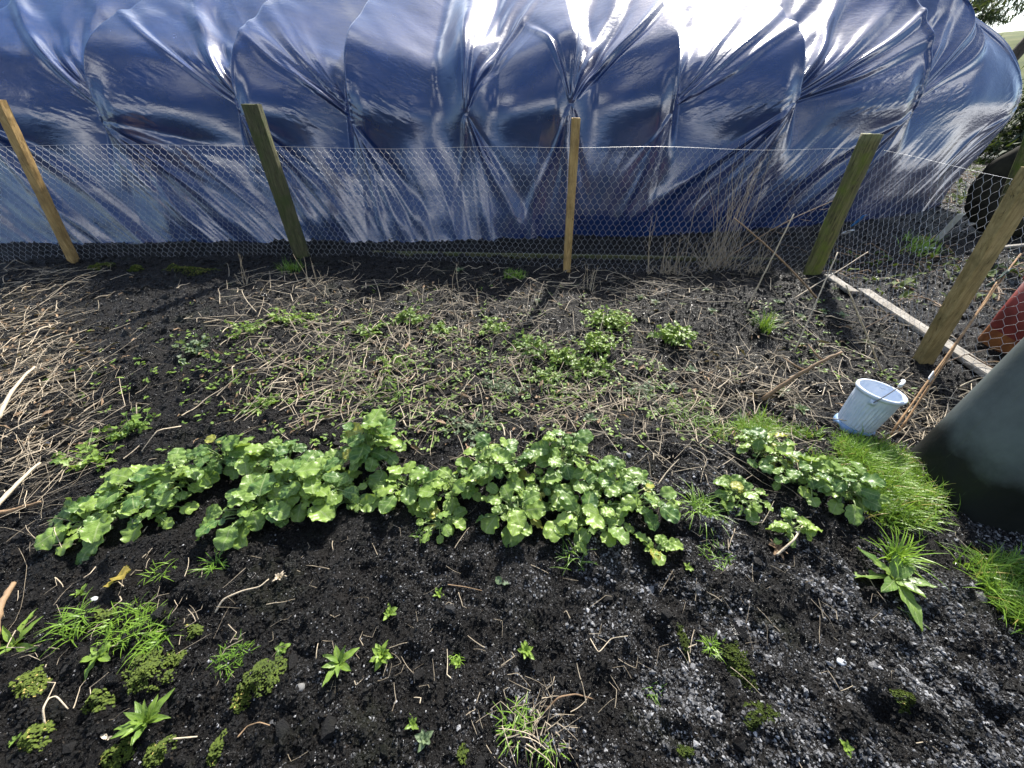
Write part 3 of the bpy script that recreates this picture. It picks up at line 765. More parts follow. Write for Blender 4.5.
# ------------------------------------------------------------------ leaves & plants
def leaf(acc, base, az, el, L, Wd, shape='round', tint=.5, cup=.15, droop=.5, roll=0, crk=.05, nu=10, nv=7):
    """base point, azimuth, elevation, length, width."""
    t_ = np.linspace(0, 1, nu); w_ = np.linspace(-1, 1, nv)
    if shape == 'round': prof = np.sqrt(np.clip(1 - ((t_ - .52) / .52) ** 2, 0, 1)) * (1 + .05 * np.sin(t_ * 15 + random.random() * 6)); prof[0] = .12
    elif shape == 'oval': prof = np.sin(np.pi * t_ ** .85) ** .8; prof[0] = .08
    elif shape == 'lance': prof = np.sin(np.pi * np.clip(t_ * .93 + .05, 0, 1)) ** 1.1
    elif shape == 'lobed':
        prof = np.sin(np.pi * t_ ** .75) ** .7 * (1 + .30 * np.sin(t_ * 24 + random.random() * 2)); prof[0] = .1
    prof[-1] = max(prof[-1], .04)
    Tt, Ww = np.meshgrid(t_, w_, indexing='ij')
    y_ = Ww * prof[:, None] * Wd / 2
    x_ = Tt * L
    seed = random.random() * 50
    z_ = cup * Wd * (Ww ** 2) * prof[:, None] - droop * L * Tt ** 2 * .5 + crk * Wd * 4 * (vnoise(Tt * 4.2 + seed, Ww * 2.8 + seed, 3) - .5) + (crk * Wd * 2.2) * np.abs(Ww) ** 2 * np.sin(Tt * 17 + seed)
    ca, sa = math.cos(roll), math.sin(roll)
    y2 = y_ * ca - z_ * sa; z2 = y_ * sa + z_ * ca
    ce, se = math.cos(el), math.sin(el)
    x3 = x_ * ce - z2 * se; z3 = x_ * se + z2 * ce
    cz, sz = math.cos(az), math.sin(az)
    V = np.stack([x3 * cz - y2 * sz, x3 * sz + y2 * cz, z3], -1).reshape(-1, 3) + np.array(base)
    i = np.arange(nu - 1)[:, None] * nv; j = np.arange(nv - 1)[None, :]
    Q = np.stack([i + j, i + nv + j, i + nv + j + 1, i + j + 1], -1).reshape(-1, 4)
    acc.add(V, Q, None, np.stack([Tt.ravel(), Ww.ravel()], -1), tint)
# ------------------------------------------------------------------ dry stem tangle (stuff)
def stem_pts(x, y, az, L, lift, curl, n=9):
    P_ = []; z0 = gz(x, y) + .004; px, py = x, y
    hl = lift * (.5 + random.random())
    kink = random.random() < .55; kk = random.randint(3, 6)
    for i in range(n):
        t_ = i / (n - 1)
        P_.append((px, py, 0)); az += curl / n + (random.random() - .5) * .13
        if kink and i == kk: az += random.choice((-1, 1)) * (.7 + random.random())
        px += math.cos(az) * L / n; py += math.sin(az) * L / n
    P_ = np.array(P_); t_ = np.linspace(0, 1, n)
    g_ = gh(P_[:, 0], P_[:, 1], False)
    ph = random.random()
    ty = random.random()
    if ty < .45: zz = .25 * hl * np.abs(np.sin(t_ * 5 + ph * 6))
    elif ty < .75: zz = hl * t_
    else: zz = hl * 1.2 * (1 - np.abs(t_ - ph) / max(ph, 1 - ph))
    P_[:, 2] = g_ + .009 + zz
    return P_
def tangle(name, zones, label):
    a = Acc()
    for (px, py, sx, sy, n, L, lift, az, azs, tb) in zones:
        for _ in range(int(n * (1.2 if px < 100 else 1.1))):
            qx = random.gauss(px, sx); qy = random.gauss(py, sy)
            if qy < 262 or qx < -60 or qx > 1080: continue
            g_ = G(qx, qy)
            if g_.y > 3.22 or g_.y < .2: continue
            l_ = L * (.5 + random.random() * 1.1); r_ = (.0008 + .0027 * random.random() ** 2.2) * (1 if qy < 480 else .55)
            P_ = stem_pts(g_.x, g_.y, random.gauss(az, azs), l_, lift, random.gauss(0, .28))
            P_[:, 1] = np.minimum(P_[:, 1], 3.26)
            tube(a, P_, np.linspace(r_, r_ * .5, len(P_)), 4, tint=min(1, max(0, random.gauss(tb, .25))), cap=False)
    return tag(a.build(name, M['straw']), label, 'dead stems', None, 'stuff')
tangle('dead_stems', [
    (18, 330, 32, 35, 165, 0.27, 0.042, .3, 1.0, 0.51), (20, 410, 34, 40, 165, 0.27, 0.035, .6, 1.0, 0.51), (15, 490, 26, 25, 43, 0.26, 0.035, .4, .8, 0.59),
    (40, 278, 45, 10, 50, 0.27, 0.035, .1, .9, 0.51)], 'tangle of dry straw coloured stems heaped along the left edge of the bed')
tangle('dead_stems', [
    (300, 335, 42, 32, 172, 0.24, 0.042, 1.6, 1.5, 0.59), (400, 335, 60, 36, 259, 0.22, 0.042, 1.6, 1.5, 0.59), (350, 390, 65, 22, 172, 0.20, 0.035, .2, 1.2, 0.51),
    (500, 330, 60, 40, 216, 0.20, 0.056, 1.5, 1.5, 0.59), (300, 285, 60, 12, 43, 0.19, 0.035, 1.5, 1.4, 0.51)], 'matted dry stems covering the middle of the bed behind the leafy row')
tangle('dead_stems', [
    (600, 300, 50, 20, 115, 0.24, 0.056, 1.2, 1.5, 0.59), (560, 400, 90, 28, 302, 0.19, 0.028, .2, 1.4, 0.47), (700, 400, 60, 38, 259, 0.22, 0.035, .6, 1.3, 0.55),
    (690, 284, 60, 14, 108, 0.24, 0.035, 1.2, 1.5, 0.51), (790, 380, 45, 35, 93, 0.22, 0.028, .4, 1.2, 0.51), (920, 420, 26, 18, 108, 0.19, 0.035, .3, 1.3, 0.59), (870, 330, 40, 20, 43, 0.26, 0.035, .6, 1.2, 0.51)], 'loose dry stems strewn over the right half of the bed')
tangle('dead_stems', [
    (150, 360, 70, 50, 43, 0.12, 0.021, .3, 1.5, 0.42), (500, 640, 260, 60, 110, 0.06, 0.008, .3, 1.5, 0.38), (150, 620, 120, 50, 70, 0.07, 0.008, .3, 1.5, 0.51), (800, 560, 120, 60, 60, 0.07, 0.010, .3, 1.5, 0.42),
    (530, 725, 30, 16, 60, 0.06, 0.014, .3, 1.5, 0.51), (560, 460, 200, 30, 86, 0.10, 0.014, .3, 1.5, 0.42)], 'scattered short dry bits of stem lying on the dark soil')

a = Acc()
for _ in range(900):
    qx = random.choice((random.gauss(380, 110), random.gauss(620, 120), random.gauss(30, 50))); qy = random.gauss(350, 50)
    if qy < 275 or qy > 455 or qx < -40: continue
    g_ = G(qx, qy)
    leaf(a, np.array(g_) + np.array([0, 0, .012]), random.random() * 6.28, random.gauss(.1, .4), random.uniform(.02, .06), random.uniform(.006, .018), 'lance', random.random(), .3, .6, random.gauss(0, .8), .12, 6, 4)
tag(a.build('leaf_litter', M['dead_brown']), 'brown shrivelled leaf scraps among the dry stems', 'leaf litter', None, 'stuff')

a = Acc(); b_ = Acc()
for _ in range(1500):
    x = random.uniform(2.6, 9.5); y = random.uniform(1.2, 8.5)
    if y > 3.6 and x < 5.9: continue
    P_ = stem_pts(x, y, random.random() * 6.28, random.uniform(.1, .5), .06, random.gauss(0, .3)); tube(a, P_, random.uniform(.0015, .006), 4, tint=random.random() * .7, cap=False)
for _ in range(3800):
    x = random.uniform(2.6, 11); y = random.uniform(2.6, 10)
    if y > 3.6 and x < 5.6: continue
    if fbm(x * .9, y * .9, 3, 71) < -.06: continue
    z = gz(x, y); leaf(b_, (x, y, z + random.random() * .03), random.random() * 6.28, random.gauss(.5, .4), random.uniform(.04, .12), random.uniform(.02, .05), 'lance', random.random() * .8, .2, .6, 0, .1, 5, 3)
tag(a.build('twig_debris', M['dead_brown']), 'broken twigs and stems strewn over the yard beyond the right hand netting', 'debris', None, 'stuff')
tag(b_.build('ground_cover', M['moss']), 'low dull green weeds covering the yard beyond the right hand netting', 'ground cover', None, 'stuff')
# standing dry weed clumps at the foot of the netting
def dryclump(px, py, n, hgt, label, mat='straw', tb=.45, spread=.10):
    g_ = G(px, py); a = Acc()
    for _ in range(n):
        az = random.random() * 6.28; tall = random.random() < .26; ln = hgt * (random.uniform(.75, 1.1) if tall else random.uniform(.15, .5)); lean = random.gauss(.12, .1) if tall else random.gauss(.75, .5)
        x, y = g_.x + random.gauss(0, spread), g_.y + random.gauss(0, spread * .4); z = gz(x, y) - .01
        P_ = [np.array([x, y, z])]; d = np.array([math.cos(az) * lean, math.sin(az) * lean * .5, 1.0])
        for i in range(8):
            d = d + (rng.random(3) - .5) * (np.array([.25, .2, .1]) if tall else np.array([.8, .5, .7])); dd = d / np.linalg.norm(d); P_.append(P_[-1] + dd * ln / 8)
            if random.random() < .30 and i > 1:
                e = dd + (rng.random(3) - .5) * 1.4; e /= np.linalg.norm(e); tube(a, [P_[-1], P_[-1] + e * ln * .10, P_[-1] + e * ln * .18 + np.array([0, 0, .01])], [.0012, .0009, .0006], 3, tint=random.gauss(tb, .15), cap=False)
        P_ = np.array(P_); P_[:, 1] = np.minimum(P_[:, 1], g_.y + .12)
        tube(a, P_, np.linspace(.0026, .0011, len(P_)), 4, tint=min(1, random.gauss(tb, .2)), cap=False)
    tag(a.build('dry_weed', M[mat], None, origin=tuple(g_)), label, 'dry weed', 'dry weeds standing along the netting')
dryclump(716, 268, 85, .78, 'tallest bushy clump of dry brown weed stems against the netting, left of the corner post')
dryclump(672, 272, 45, .30, 'low dry brown weed clump just left of the tallest one', spread=.07)
dryclump(757, 272, 30, .26, 'twiggy dry weed clump between the tallest one and the corner post', spread=.05)
dryclump(648, 274, 8, .50, 'sparse thin dry stems right of the slim middle post', spread=.012)
dryclump(245, 285, 9, .30, 'few upright dry stems left of the broad dark post', 'straw', .7, .012)
dryclump(312, 282, 14, .20, 'short dry stems at the foot of the broad dark post', 'straw', .7, .04)
dryclump(455, 290, 14, .20, 'low dry stems standing midway between the broad dark post and the slim middle post', 'straw', .6, .04)
dryclump(590, 290, 16, .20, 'low dry stems at the foot of the slim middle post', 'straw', .7, .04)

def clampg(P_): 
    P_ = np.array(P_); P_[:, 2] = np.maximum(P_[:, 2], gh(P_[:, 0], P_[:, 1], False) + .012); return P_
def turnip(px, py, rad, hgt, n, lsz, tb, label):
    """leafy plant: petioles arching out of a crown, rounded crinkled leaves, some leaflets on the stalk"""
    g_ = G(px, py + 4); rad *= .97; lsz *= .86; n = int(n * 1.5); t_ = empty('leafy_plant', g_); lo = np.array(g_)
    tag(t_, label, 'turnip plant', 'leafy plants of the green row')
    A_ = Acc(); S_ = Acc()
    for k in range(n):
        az = k * 2.399 + random.random() * .5; f_ = math.sqrt((k + .7) / n)
        rr_ = rad * f_ * (.8 + .35 * random.random()); hh = hgt * (1.05 - .75 * f_ ** 1.6) * (.8 + .4 * random.random())
        bx, by = rng.normal(0, rad * .16), rng.normal(0, rad * .12)
        end = np.array([bx + math.cos(az) * rr_, by + math.sin(az) * rr_ * .8, hh])
        b0 = np.array([bx, by, -.005])
        ts = np.linspace(0, 1, 6)[:, None]
        P_ = b0 + (end - b0) * ts + np.array([0, 0, 1]) * (hgt * .35 * f_) * np.sin(ts * np.pi) * .8
        P_ = clampg(P_ + lo) - lo
        tube(S_, P_, np.linspace(.0030, .0017, 6), 5, tint=random.random(), cap=False)
        L_ = lsz * (.55 + .75 * random.random()); aa = az + random.gauss(0, .35)
        tt = min(1, max(0, random.gauss(tb, .42)))
        if random.random() < .04: tt = 1.6
        leaf(A_, P_[-1] - np.array([math.cos(aa), math.sin(aa), 0]) * L_ * .12, aa, random.gauss(.30 - .35 * f_, .25), L_, L_ * random.uniform(.78, 1.0), 'round', tt, random.uniform(-.10, .18), random.uniform(.2, .7), random.gauss(0, .35), .036, 14, 9)
        for q in range(random.randint(1, 3)):
            c = P_[random.randint(2, 4)]; s_ = random.choice((-1, 1)); leaf(A_, c, az + s_ * 1.2, random.gauss(.2, .3), L_ * .42, L_ * .34, 'round', tt, .1, .4, 0, .07, 7, 5)
    A_.build('leaves', M['turnip_leaf'], t_); S_.build('leaf_stalks', M['leaf_stalk'], t_)
ROW = [
    (100, 518, .115, .07, 17, .078, .35, 'leafy plant at the far left end of the green row, low and spreading'),
    (143, 490, .12, .09, 18, .070, .40, 'second leafy plant from the left end of the green row'),
    (188, 478, .12, .10, 18, .066, .45, 'third leafy plant from the left, standing a little back in the green row'),
    (232, 462, .11, .11, 18, .072, .35, 'fourth leafy plant from the left, standing at the back of the green row'),
    (258, 508, .12, .08, 18, .076, .40, 'leafy plant directly in front of the fourth one from the left in the row'),
    (312, 490, .13, .12, 24, .080, .45, 'broad leafy plant with the largest leaves, left of the tallest plant of the row'),
    (372, 455, .13, .16, 26, .080, .30, 'tallest dark green leafy plant near the middle of the row'),
    (408, 492, .11, .09, 18, .062, .60, 'small leaved plant at the front, just right of the tallest one'),
    (440, 520, .08, .05, 11, .052, .70, 'small yellowish leafy plant at the front of the row, right of the tallest one'),
    (498, 470, .12, .12, 24, .062, .50, 'leafy plant at the back, just right of the gap in the middle of the row'),
    (513, 513, .10, .07, 15, .064, .65, 'leafy plant at the front, below the gap in the middle of the row'),
    (560, 462, .12, .13, 24, .066, .30, 'bluish green leafy plant standing tall at the back right of the row'),
    (583, 520, .12, .08, 20, .068, .95, 'most yellow leafy plant, at the front right of the row'),
    (632, 498, .11, .08, 18, .062, .40, 'leafy plant at the right end of the long green row'),
    (160, 508, .10, .06, 14, .064, .60, 'low leafy plant filling in front of the second and third ones from the left'),
    (283, 462, .10, .09, 16, .066, .45, 'leafy plant at the back of the row, between the fourth one and the tallest'),
    (345, 498, .09, .07, 14, .062, .60, 'low leafy plant at the front of the row, just below the tallest one'),
    (455, 487, .09, .07, 14, .056, .65, 'small leaved plant sitting in the gap in the middle of the row'),
    (545, 492, .09, .08, 15, .058, .55, 'leafy plant in the middle of the right half of the row'),
    (605, 480, .09, .09, 15, .058, .45, 'leafy plant at the back, just left of the right end of the row'),
    (655, 546, .05, .03, 6, .046, .95, 'tiny yellow green seedling at the front of the right end of the row'),
    (765, 452, .10, .09, 15, .060, .55, 'leafy plant at the back of the right hand cluster beside the grass'),
    (800, 478, .11, .10, 20, .064, .30, 'darker leafy plant in the middle of the right hand cluster beside the grass'),
    (838, 490, .10, .09, 18, .062, .40, 'leafy plant at the right of the cluster, growing into the grass'),
    (738, 498, .09, .07, 14, .055, .55, 'small leaved plant at the left of the right hand cluster'),
    (790, 528, .07, .05, 9, .048, .80, 'little yellow green plant at the front of the right hand cluster over a pale stalk'),
]
for r_ in ROW: turnip(*r_)

def bushy(px, py, rad, hgt, n, lsz, tb, label, mat='small_leaf', group='low bushy plants among the dry stems', cat='weed', name='bushy_weed', shape='lobed'):
    rad *= 1.1; hgt *= 1.25; n = int(n * 1.35); lsz *= 1.1; g_ = G(px, py); a = Acc()
    for k in range(n):
        az = random.random() * 6.28; f_ = random.random() ** .6; ln = rad * f_; hh = hgt * (1 - .6 * f_ ** 2) * (.6 + .5 * random.random())
        b0 = np.array([rng.normal(0, rad * .2), rng.normal(0, rad * .2), 0]); e = np.array([b0[0] + math.cos(az) * ln, b0[1] + math.sin(az) * ln * .8, hh])
        P_ = b0 + (e - b0) * np.linspace(0, 1, 5)[:, None]; P_ += np.array(g_); P_ = clampg(P_)
        tube(a, P_, .0014, 3, tint=.6, cap=False)
        for q in (2, 3, 4, 4):
            aa = az + random.gauss(0, .9); leaf(a, P_[q], aa, random.gauss(.15, .35), lsz * random.uniform(.6, 1.2), lsz * random.uniform(.45, .7), shape, min(1, max(0, random.gauss(tb, .25))), .1, .6, random.gauss(0, .4), .08, 7, 5)
    tag(a.build(name, M[mat], None, origin=tuple(g_)), label, cat, group)
def rosette(px, py, n, L, wr, tb, label, mat='small_leaf', shape='oval', el=.35, cat='weed', name='rosette_weed', group='small weeds on the bed'):
    g_ = G(px, py); a = Acc()
    for k in range(n):
        f_ = k / n; az = k * 2.399 + random.random() * .4
        leaf(a, np.array(g_) + np.array([0, 0, .004]), az, el + (1 - f_) * .0 + (.9 * (1 - (k + 1) / n)), L * (.55 + .5 * f_) * random.uniform(.85, 1.15), L * wr * (.6 + .4 * f_), shape, min(1, max(0, random.gauss(tb, .2))), .12, random.uniform(.3, .9), random.gauss(0, .25), .05, 9, 5)
    tag(a.build(name, M[mat], None, origin=tuple(g_)), label, cat, group)
def blades(a, x, y, n, L, spread, lean, tb, wid=.0022, flat=1.0, azm=None):
    for k in range(n):
        rr_ = spread * math.sqrt(random.random()); th_ = random.random() * 6.28; bx = x + rr_ * math.cos(th_); by = y + rr_ * math.sin(th_)
        z = gz(bx, by) - .004; az = random.random() * 6.28 if azm is None else random.gauss(azm, .8)
        ll_ = L * (.5 + .7 * random.random()); le = abs(random.gauss(lean, .3)); d = np.array([math.cos(az) * le, math.sin(az) * le, 1.0]); d /= np.linalg.norm(d)
        s_ = np.array([-math.sin(az), math.cos(az), 0]); V = []; P_ = np.array([bx, by, z]); m_ = 4
        for i in range(m_ + 1):
            w_ = wid * (1 - (i / m_) ** 1.5) + .0002
            V += [P_ - s_ * w_, P_ + s_ * w_]
            P_ = P_ + d * ll_ / m_; d = d + np.array([math.cos(az), math.sin(az), -1.0]) * (.10 + .22 * le); d /= np.linalg.norm(d)
        Q = [(2 * i, 2 * i + 1, 2 * i + 3, 2 * i + 2) for i in range(m_)]
        a.add(V, Q, None, None, min(1, max(0, random.gauss(tb, .25))) if tb < 2 else 2.0)
def tuft(px, py, n, L, spread, lean, tb, label, mat='grass_blade', wid=.0020, cat='grass tuft', name='grass_tuft', group='single tufts of grass on the bed'):
    g_ = G(px, py); a = Acc(); blades(a, g_.x, g_.y, n, L, spread, lean, tb, wid)
    tag(a.build(name, M[mat], None, origin=tuple(g_)), label, cat, group)
def mossc(px, py, wx, wy, label, tb=.5, name='moss_cushion'):
    g_ = G(px, py); a = Acc(); sc = (g_.y * .8 + .72) / F
    rx, ry = wx * sc * .62, wy * sc * .62 / .8
    n = int(90 + 60000 * rx * ry * 6); n = min(n, 2600)
    th_ = rng.random(n) * 6.28; rr_ = np.sqrt(rng.random(n)); edge = .75 + .5 * vnoise(th_ * 1.3, th_ * 0, px)
    x = g_.x + np.cos(th_) * rr_ * rx * edge; y = g_.y + np.sin(th_) * rr_ * ry * edge
    hgt_ = np.clip(1 - rr_ ** 1.5, 0, 1) * min(rx, ry) * .5 - .002; z = gh(x, y) + hgt_ + .004 * vnoise(x * 150, y * 150, 4); kp = (vnoise(x * 90, y * 90, 8) * .7 + .3 * rng.random(n)) > .15 + .55 * rr_ ** 2; x, y, z = x[kp], y[kp], z[kp]; n = len(x)
    for k in range(n):
        r2 = .0028 * (.7 + .8 * random.random()); V = ICO[[0, 1, 4, 5, 8, 10]] * r2 * (.8 + .4 * rng.random((6, 1))) + np.array([x[k], y[k], z[k]])
        a.add(V, None, [(0, 1, 4), (0, 3, 1), (3, 2, 1), (0, 5, 2), (1, 2, 4), (4, 5, 0)], None, random.gauss(tb, .25))
    tag(a.build(name, M['moss'], None, origin=tuple(g_)), label, 'moss', 'cushions of moss on the soil')

# middle of the bed
bushy(607, 328, .13, .10, 42, .030, .85, 'brightest bushy green plant behind the leafy row, right of the slim middle post')
bushy(598, 350, .10, .08, 30, .030, .90, 'yellow green bushy plant just in front of the brightest bushy one')
bushy(590, 372, .09, .06, 26, .028, .55, 'bushy plant below the yellow green one, close to bare wet soil')
bushy(532, 350, .10, .06, 26, .030, .45, 'low bushy plant left of the brightest bushy one')
bushy(562, 362, .09, .05, 22, .028, .65, 'flat bushy plant between the low one and the bright ones')
bushy(548, 378, .11, .04, 22, .026, .30, 'dull green flat plant nearest the leafy row below the bushy group')
bushy(672, 342, .11, .08, 28, .034, .60, 'bushy plant standing apart to the right of the bright group')
bushy(495, 331, .08, .07, 18, .030, .60, 'small bushy plant with a yellow leaf, left of the group')
bushy(408, 322, .10, .06, 22, .030, .55, 'bushy green plant in the dry stems right of the broad dark post')
bushy(437, 332, .09, .05, 20, .028, .45, 'duller green plant in the dry stems, midway between the broad dark and slim posts')
bushy(370, 333, .08, .04, 14, .026, .40, 'small green plant half buried in dry stems, right of the broad dark post')
bushy(290, 322, .12, .06, 22, .028, .85, 'yellow green weed in front of the broad dark post')
bushy(246, 333, .09, .05, 14, .026, .65, 'weed at the left edge of the middle dry stems')
bushy(395, 368, .07, .05, 10, .026, .80, 'yellowish sprig in the middle of the dry stems')
bushy(265, 408, .07, .03, 10, .028, .50, 'little flat weed just behind the fourth leafy plant')
bushy(195, 352, .09, .05, 9, .040, .2, 'pale blue green weed alone in the dug soil on the left', 'grey_leaf')
bushy(130, 430, .10, .05, 14, .030, .3, 'green weed on the dug soil behind the left end of the leafy row')
bushy(95, 460, .10, .04, 14, .032, .5, 'weed tangled in dry stems at the left end of the leafy row')
bushy(470, 430, .10, .03, 20, .020, .2, 'low dull mat of weed behind the gap in the leafy row', 'grey_leaf')
bushy(500, 390, .10, .03, 18, .020, .3, 'low grey green weed mat in front of the small bushy plant', 'grey_leaf')
bushy(640, 395, .10, .03, 16, .022, .3, 'low grey green weed on wet black soil below the bushy group', 'grey_leaf')
for (x_, y_, n_, L_, lb) in ((460, 272, 9, .05, 'pale rosette by the netting halfway to the slim middle post'), (538, 302, 8, .045, 'pale grey green rosette in front of the slim middle post'),
    (640, 298, 9, .055, 'grey green rosette right of the slim middle post, left one of two'), (655, 303, 8, .050, 'grey green rosette right of the slim middle post, right one of two'),
    (706, 290, 6, .045, 'small pale rosette in front of the tallest dry clump'), (712, 312, 8, .05, 'pale rosette in front of the small one by the tallest dry clump'),
    (778, 303, 7, .045, 'pale rosette just behind the upright grass tuft on the right'), (800, 318, 9, .05, 'pale weed right of the upright grass tuft, nearest to it'),
    (822, 312, 8, .045, 'pale weed below the mossy corner post, left one'), (840, 318, 8, .045, 'pale weed below the mossy corner post, right one'), (838, 300, 6, .04, 'tiny pale weed at the foot of the mossy corner post'),
    (690, 372, 7, .05, 'broad leaved weed on bare black soil right of the bushy plants'), (672, 388, 6, .045, 'weed on bare black soil, in front of the broad leaved one'),
    (868, 342, 8, .045, 'green weed under the grey plank'), (780, 392, 10, .05, 'pale leaved weed left of the dead branch'), (800, 410, 10, .05, 'pale leaved weed nearest the grass left of the blue bucket'),
    (740, 420, 7, .05, 'light green weed behind the right hand cluster'), (590, 420, 8, .05, 'light green weed behind the bluish leafy plant')):
    rosette(x_, y_, n_, L_, .55, .6, lb, 'grey_leaf', 'oval', .25)
tuft(764, 330, 90, .15, .035, .45, .35, 'upright grass tuft with bluish blades on bare soil below the corner post')
tuft(292, 270, 160, .10, .10, .4, .45, 'dense green grass tuft at the foot of the broad dark post', wid=.0016)
tuft(515, 276, 260, .05, .09, .6, .98, 'bright yellow green low tuft at the netting left of the slim middle post', wid=.0022)
tuft(560, 395, 70, .07, .10, .7, .4, 'wispy green grass in the dry stems below the bushy group', wid=.0012)
tuft(690, 418, 120, .09, .12, .7, .3, 'wispy green grass behind the right end of the leafy row', wid=.0012)
tuft(385, 400, 70, .07, .10, .7, .45, 'wispy green grass just behind the tallest leafy plant', wid=.0012)
mossc(192, 272, 50, 12, 'flat yellow green mossy stone at the netting left of the broad dark post', .9, 'mossy_stone')
mossc(100, 268, 22, 12, 'small moss patch right of the leaning left post', .8)
mossc(135, 268, 16, 8, 'smaller moss patch between the left post and the mossy stone', .7)
# front of the bed
rosette(148, 722, 18, .062, .30, .45, 'upright bright weed with narrow leaves, at the front left', 'small_leaf', 'lance', .55)
rosette(340, 664, 10, .060, .34, .45, 'weed with long drooping leaves and a red stalk, front left of centre', 'small_leaf', 'lance', .3)
rosette(382, 656, 16, .034, .55, .85, 'compact yellow green rosette in front of the middle of the row')
rosette(458, 664, 12, .016, .6, .9, 'tiny yellow sprout under the grassy one', 'small_leaf', 'oval', .4)
rosette(526, 652, 12, .028, .5, .85, 'small bright rosette alone in the centre of the bare soil')
rosette(390, 614, 9, .028, .5, .75, 'small light rosette in front of the small leaved row plant')
rosette(439, 595, 7, .024, .45, .8, 'little sprout below the front edge of the row, near a short twig')
rosette(283, 650, 10, .022, .7, .4, 'tiny round leaved weed left of the drooping weed')
rosette(502, 584, 2, .035, .8, .3, 'single pale fallen leaf on soil below the row', 'grey_leaf', 'oval', .0, 'leaf', 'fallen_leaf', None)
rosette(15, 645, 7, .09, .26, .55, 'long leaved weed cut by the left edge of the picture', 'small_leaf', 'lance', .3)
rosette(82, 594, 7, .030, .4, .7, 'small green sprout under the left end of the row')
rosette(100, 655, 8, .05, .45, .6, 'flat weed with reddish centre among the moss, front left', 'small_leaf', 'oval', .1)
rosette(425, 740, 10, .026, .6, .6, 'pale sprawling weed at the bottom edge left of centre', 'grey_leaf')
rosette(413, 725, 7, .022, .5, .8, 'pale sprout just above the sprawling weed at the bottom edge')
rosette(845, 748, 8, .018, .7, .7, 'tiny pale green rosette at the bottom right')
rosette(688, 568, 7, .022, .45, .95, 'tiny bright sprout in front of the right hand cluster')
rosette(650, 549, 5, .03, .6, .95, 'tiny yellow leaves under the right end of the row')
rosette(113, 582, 1, .15, .75, .6, 'large dying yellow leaf with a red edge lying in front of the row', 'yellow_leaf', 'oval', .75, 'leaf', 'dying_leaf', None)
rosette(18, 740, 5, .02, .5, .5, 'tiny sprout at the bottom left corner')
tuft(213, 565, 45, .062, .022, .9, .4, 'spiky little grass tuft in front of the left part of the row', wid=.0016)
tuft(160, 570, 35, .05, .035, 1.1, .7, 'thin yellowish grass tuft left of the spiky one', wid=.0012)
tuft(75, 625, 100, .06, .035, .9, .75, 'pale yellow green grass clump at the front left, leftmost', wid=.0014)
tuft(130, 625, 260, .045, .06, .9, .85, 'broad pale grass patch above the moss at the front left', wid=.0013)
tuft(155, 640, 120, .055, .035, .9, .7, 'grass clump at the right of the broad pale grass patch', wid=.0014)
tuft(232, 658, 150, .035, .040, 1.0, .35, 'dense dark green feathery tuft above a moss cushion, front left', wid=.0012)
tuft(456, 660, 60, .022, .014, .6, .95, 'tiny dense yellow tuft in the bare soil left of centre', wid=.0010)
tuft(712, 648, 70, .042, .014, .9, .98, 'bright yellow grass tuft above dark moss, right of centre', wid=.0012)
tuft(652, 690, 30, .035, .016, 1.1, .25, 'thin dark grass star on bare soil left of the yellow tuft', wid=.0008)
tuft(520, 725, 80, .055, .035, 1.1, .7, 'half dead straggly grass clump at the bottom centre', wid=.0012)
tuft(548, 755, 50, .035, .025, 1.0, .85, 'yellowish straggly tuft below the half dead clump at the bottom centre', wid=.0011)
tuft(572, 560, 40, .06, .03, 1.1, .25, 'wiry bluish grass under the most yellow leafy plant', wid=.001)
tuft(420, 535, 20, .04, .02, .9, .4, 'tiny grass tuft under the small yellowish leafy plant', wid=.001)
tuft(700, 512, 110, .11, .04, .9, .5, 'loose grass tuft at the left of the right hand cluster', wid=.0015)
tuft(715, 556, 60, .045, .05, 1.0, .35, 'feathery low weed in front of the right hand cluster', wid=.0012)
tuft(895, 560, 60, .12, .02, .6, .85, 'tall bright grass tuft growing out of the dock plant', wid=.0030)
tuft(912, 620, 10, .05, .008, .5, .3, 'single thin grass sprig right of the dock plant', wid=.0012)
rosette(893, 580, 10, .13, .36, .45, 'dock plant with long broad leaves in front of the bin', 'turnip_leaf', 'oval', .15, 'dock plant', 'dock_plant', None)
for (x_, y_, w_, h_, lb, tb_) in ((150, 672, 42, 26, 'largest moss cushion, behind the narrow leaved weed at the front left', .45), (262, 678, 34, 26, 'round moss cushion right of the feathery tuft', .35), (244, 700, 16, 14, 'light green small cushion under the round one', .9),
    (35, 684, 30, 16, 'bright moss cushion at the far left front', .8), (98, 700, 26, 16, 'moss cushion left of the narrow leaved weed', .5), (34, 738, 24, 18, 'moss cushion near the bottom left corner', .7), (122, 757, 24, 22, 'moss cushion at the bottom edge, left one of three', .6),
    (160, 752, 26, 18, 'moss cushion at the bottom edge, middle one of three', .6), (218, 748, 14, 16, 'moss cushion at the bottom edge, right one of three', .5), (108, 618, 18, 12, 'small moss spot under the dying leaf', .6), (180, 660, 14, 12, 'small moss spot right of the largest cushion', .6),
    (738, 668, 22, 30, 'dark moss strip under the bright yellow tuft', .3), (760, 712, 26, 14, 'dark moss spots below the moss strip, right of centre', .25), (684, 640, 9, 20, 'thin dark moss streak left of the bright yellow tuft', .2), (752, 722, 14, 10, 'small dark moss dot below the other moss spots', .3),
    (686, 752, 14, 10, 'tiny moss dot near the bottom, right of centre', .3), (905, 700, 16, 12, 'faint moss spot at the lower right', .3), (462, 755, 10, 10, 'tiny green moss dot at the bottom centre', .4), (195, 632, 18, 8, 'thin moss line right of the broad pale grass', .5)):
    mossc(x_, y_, w_, h_, lb, tb_)
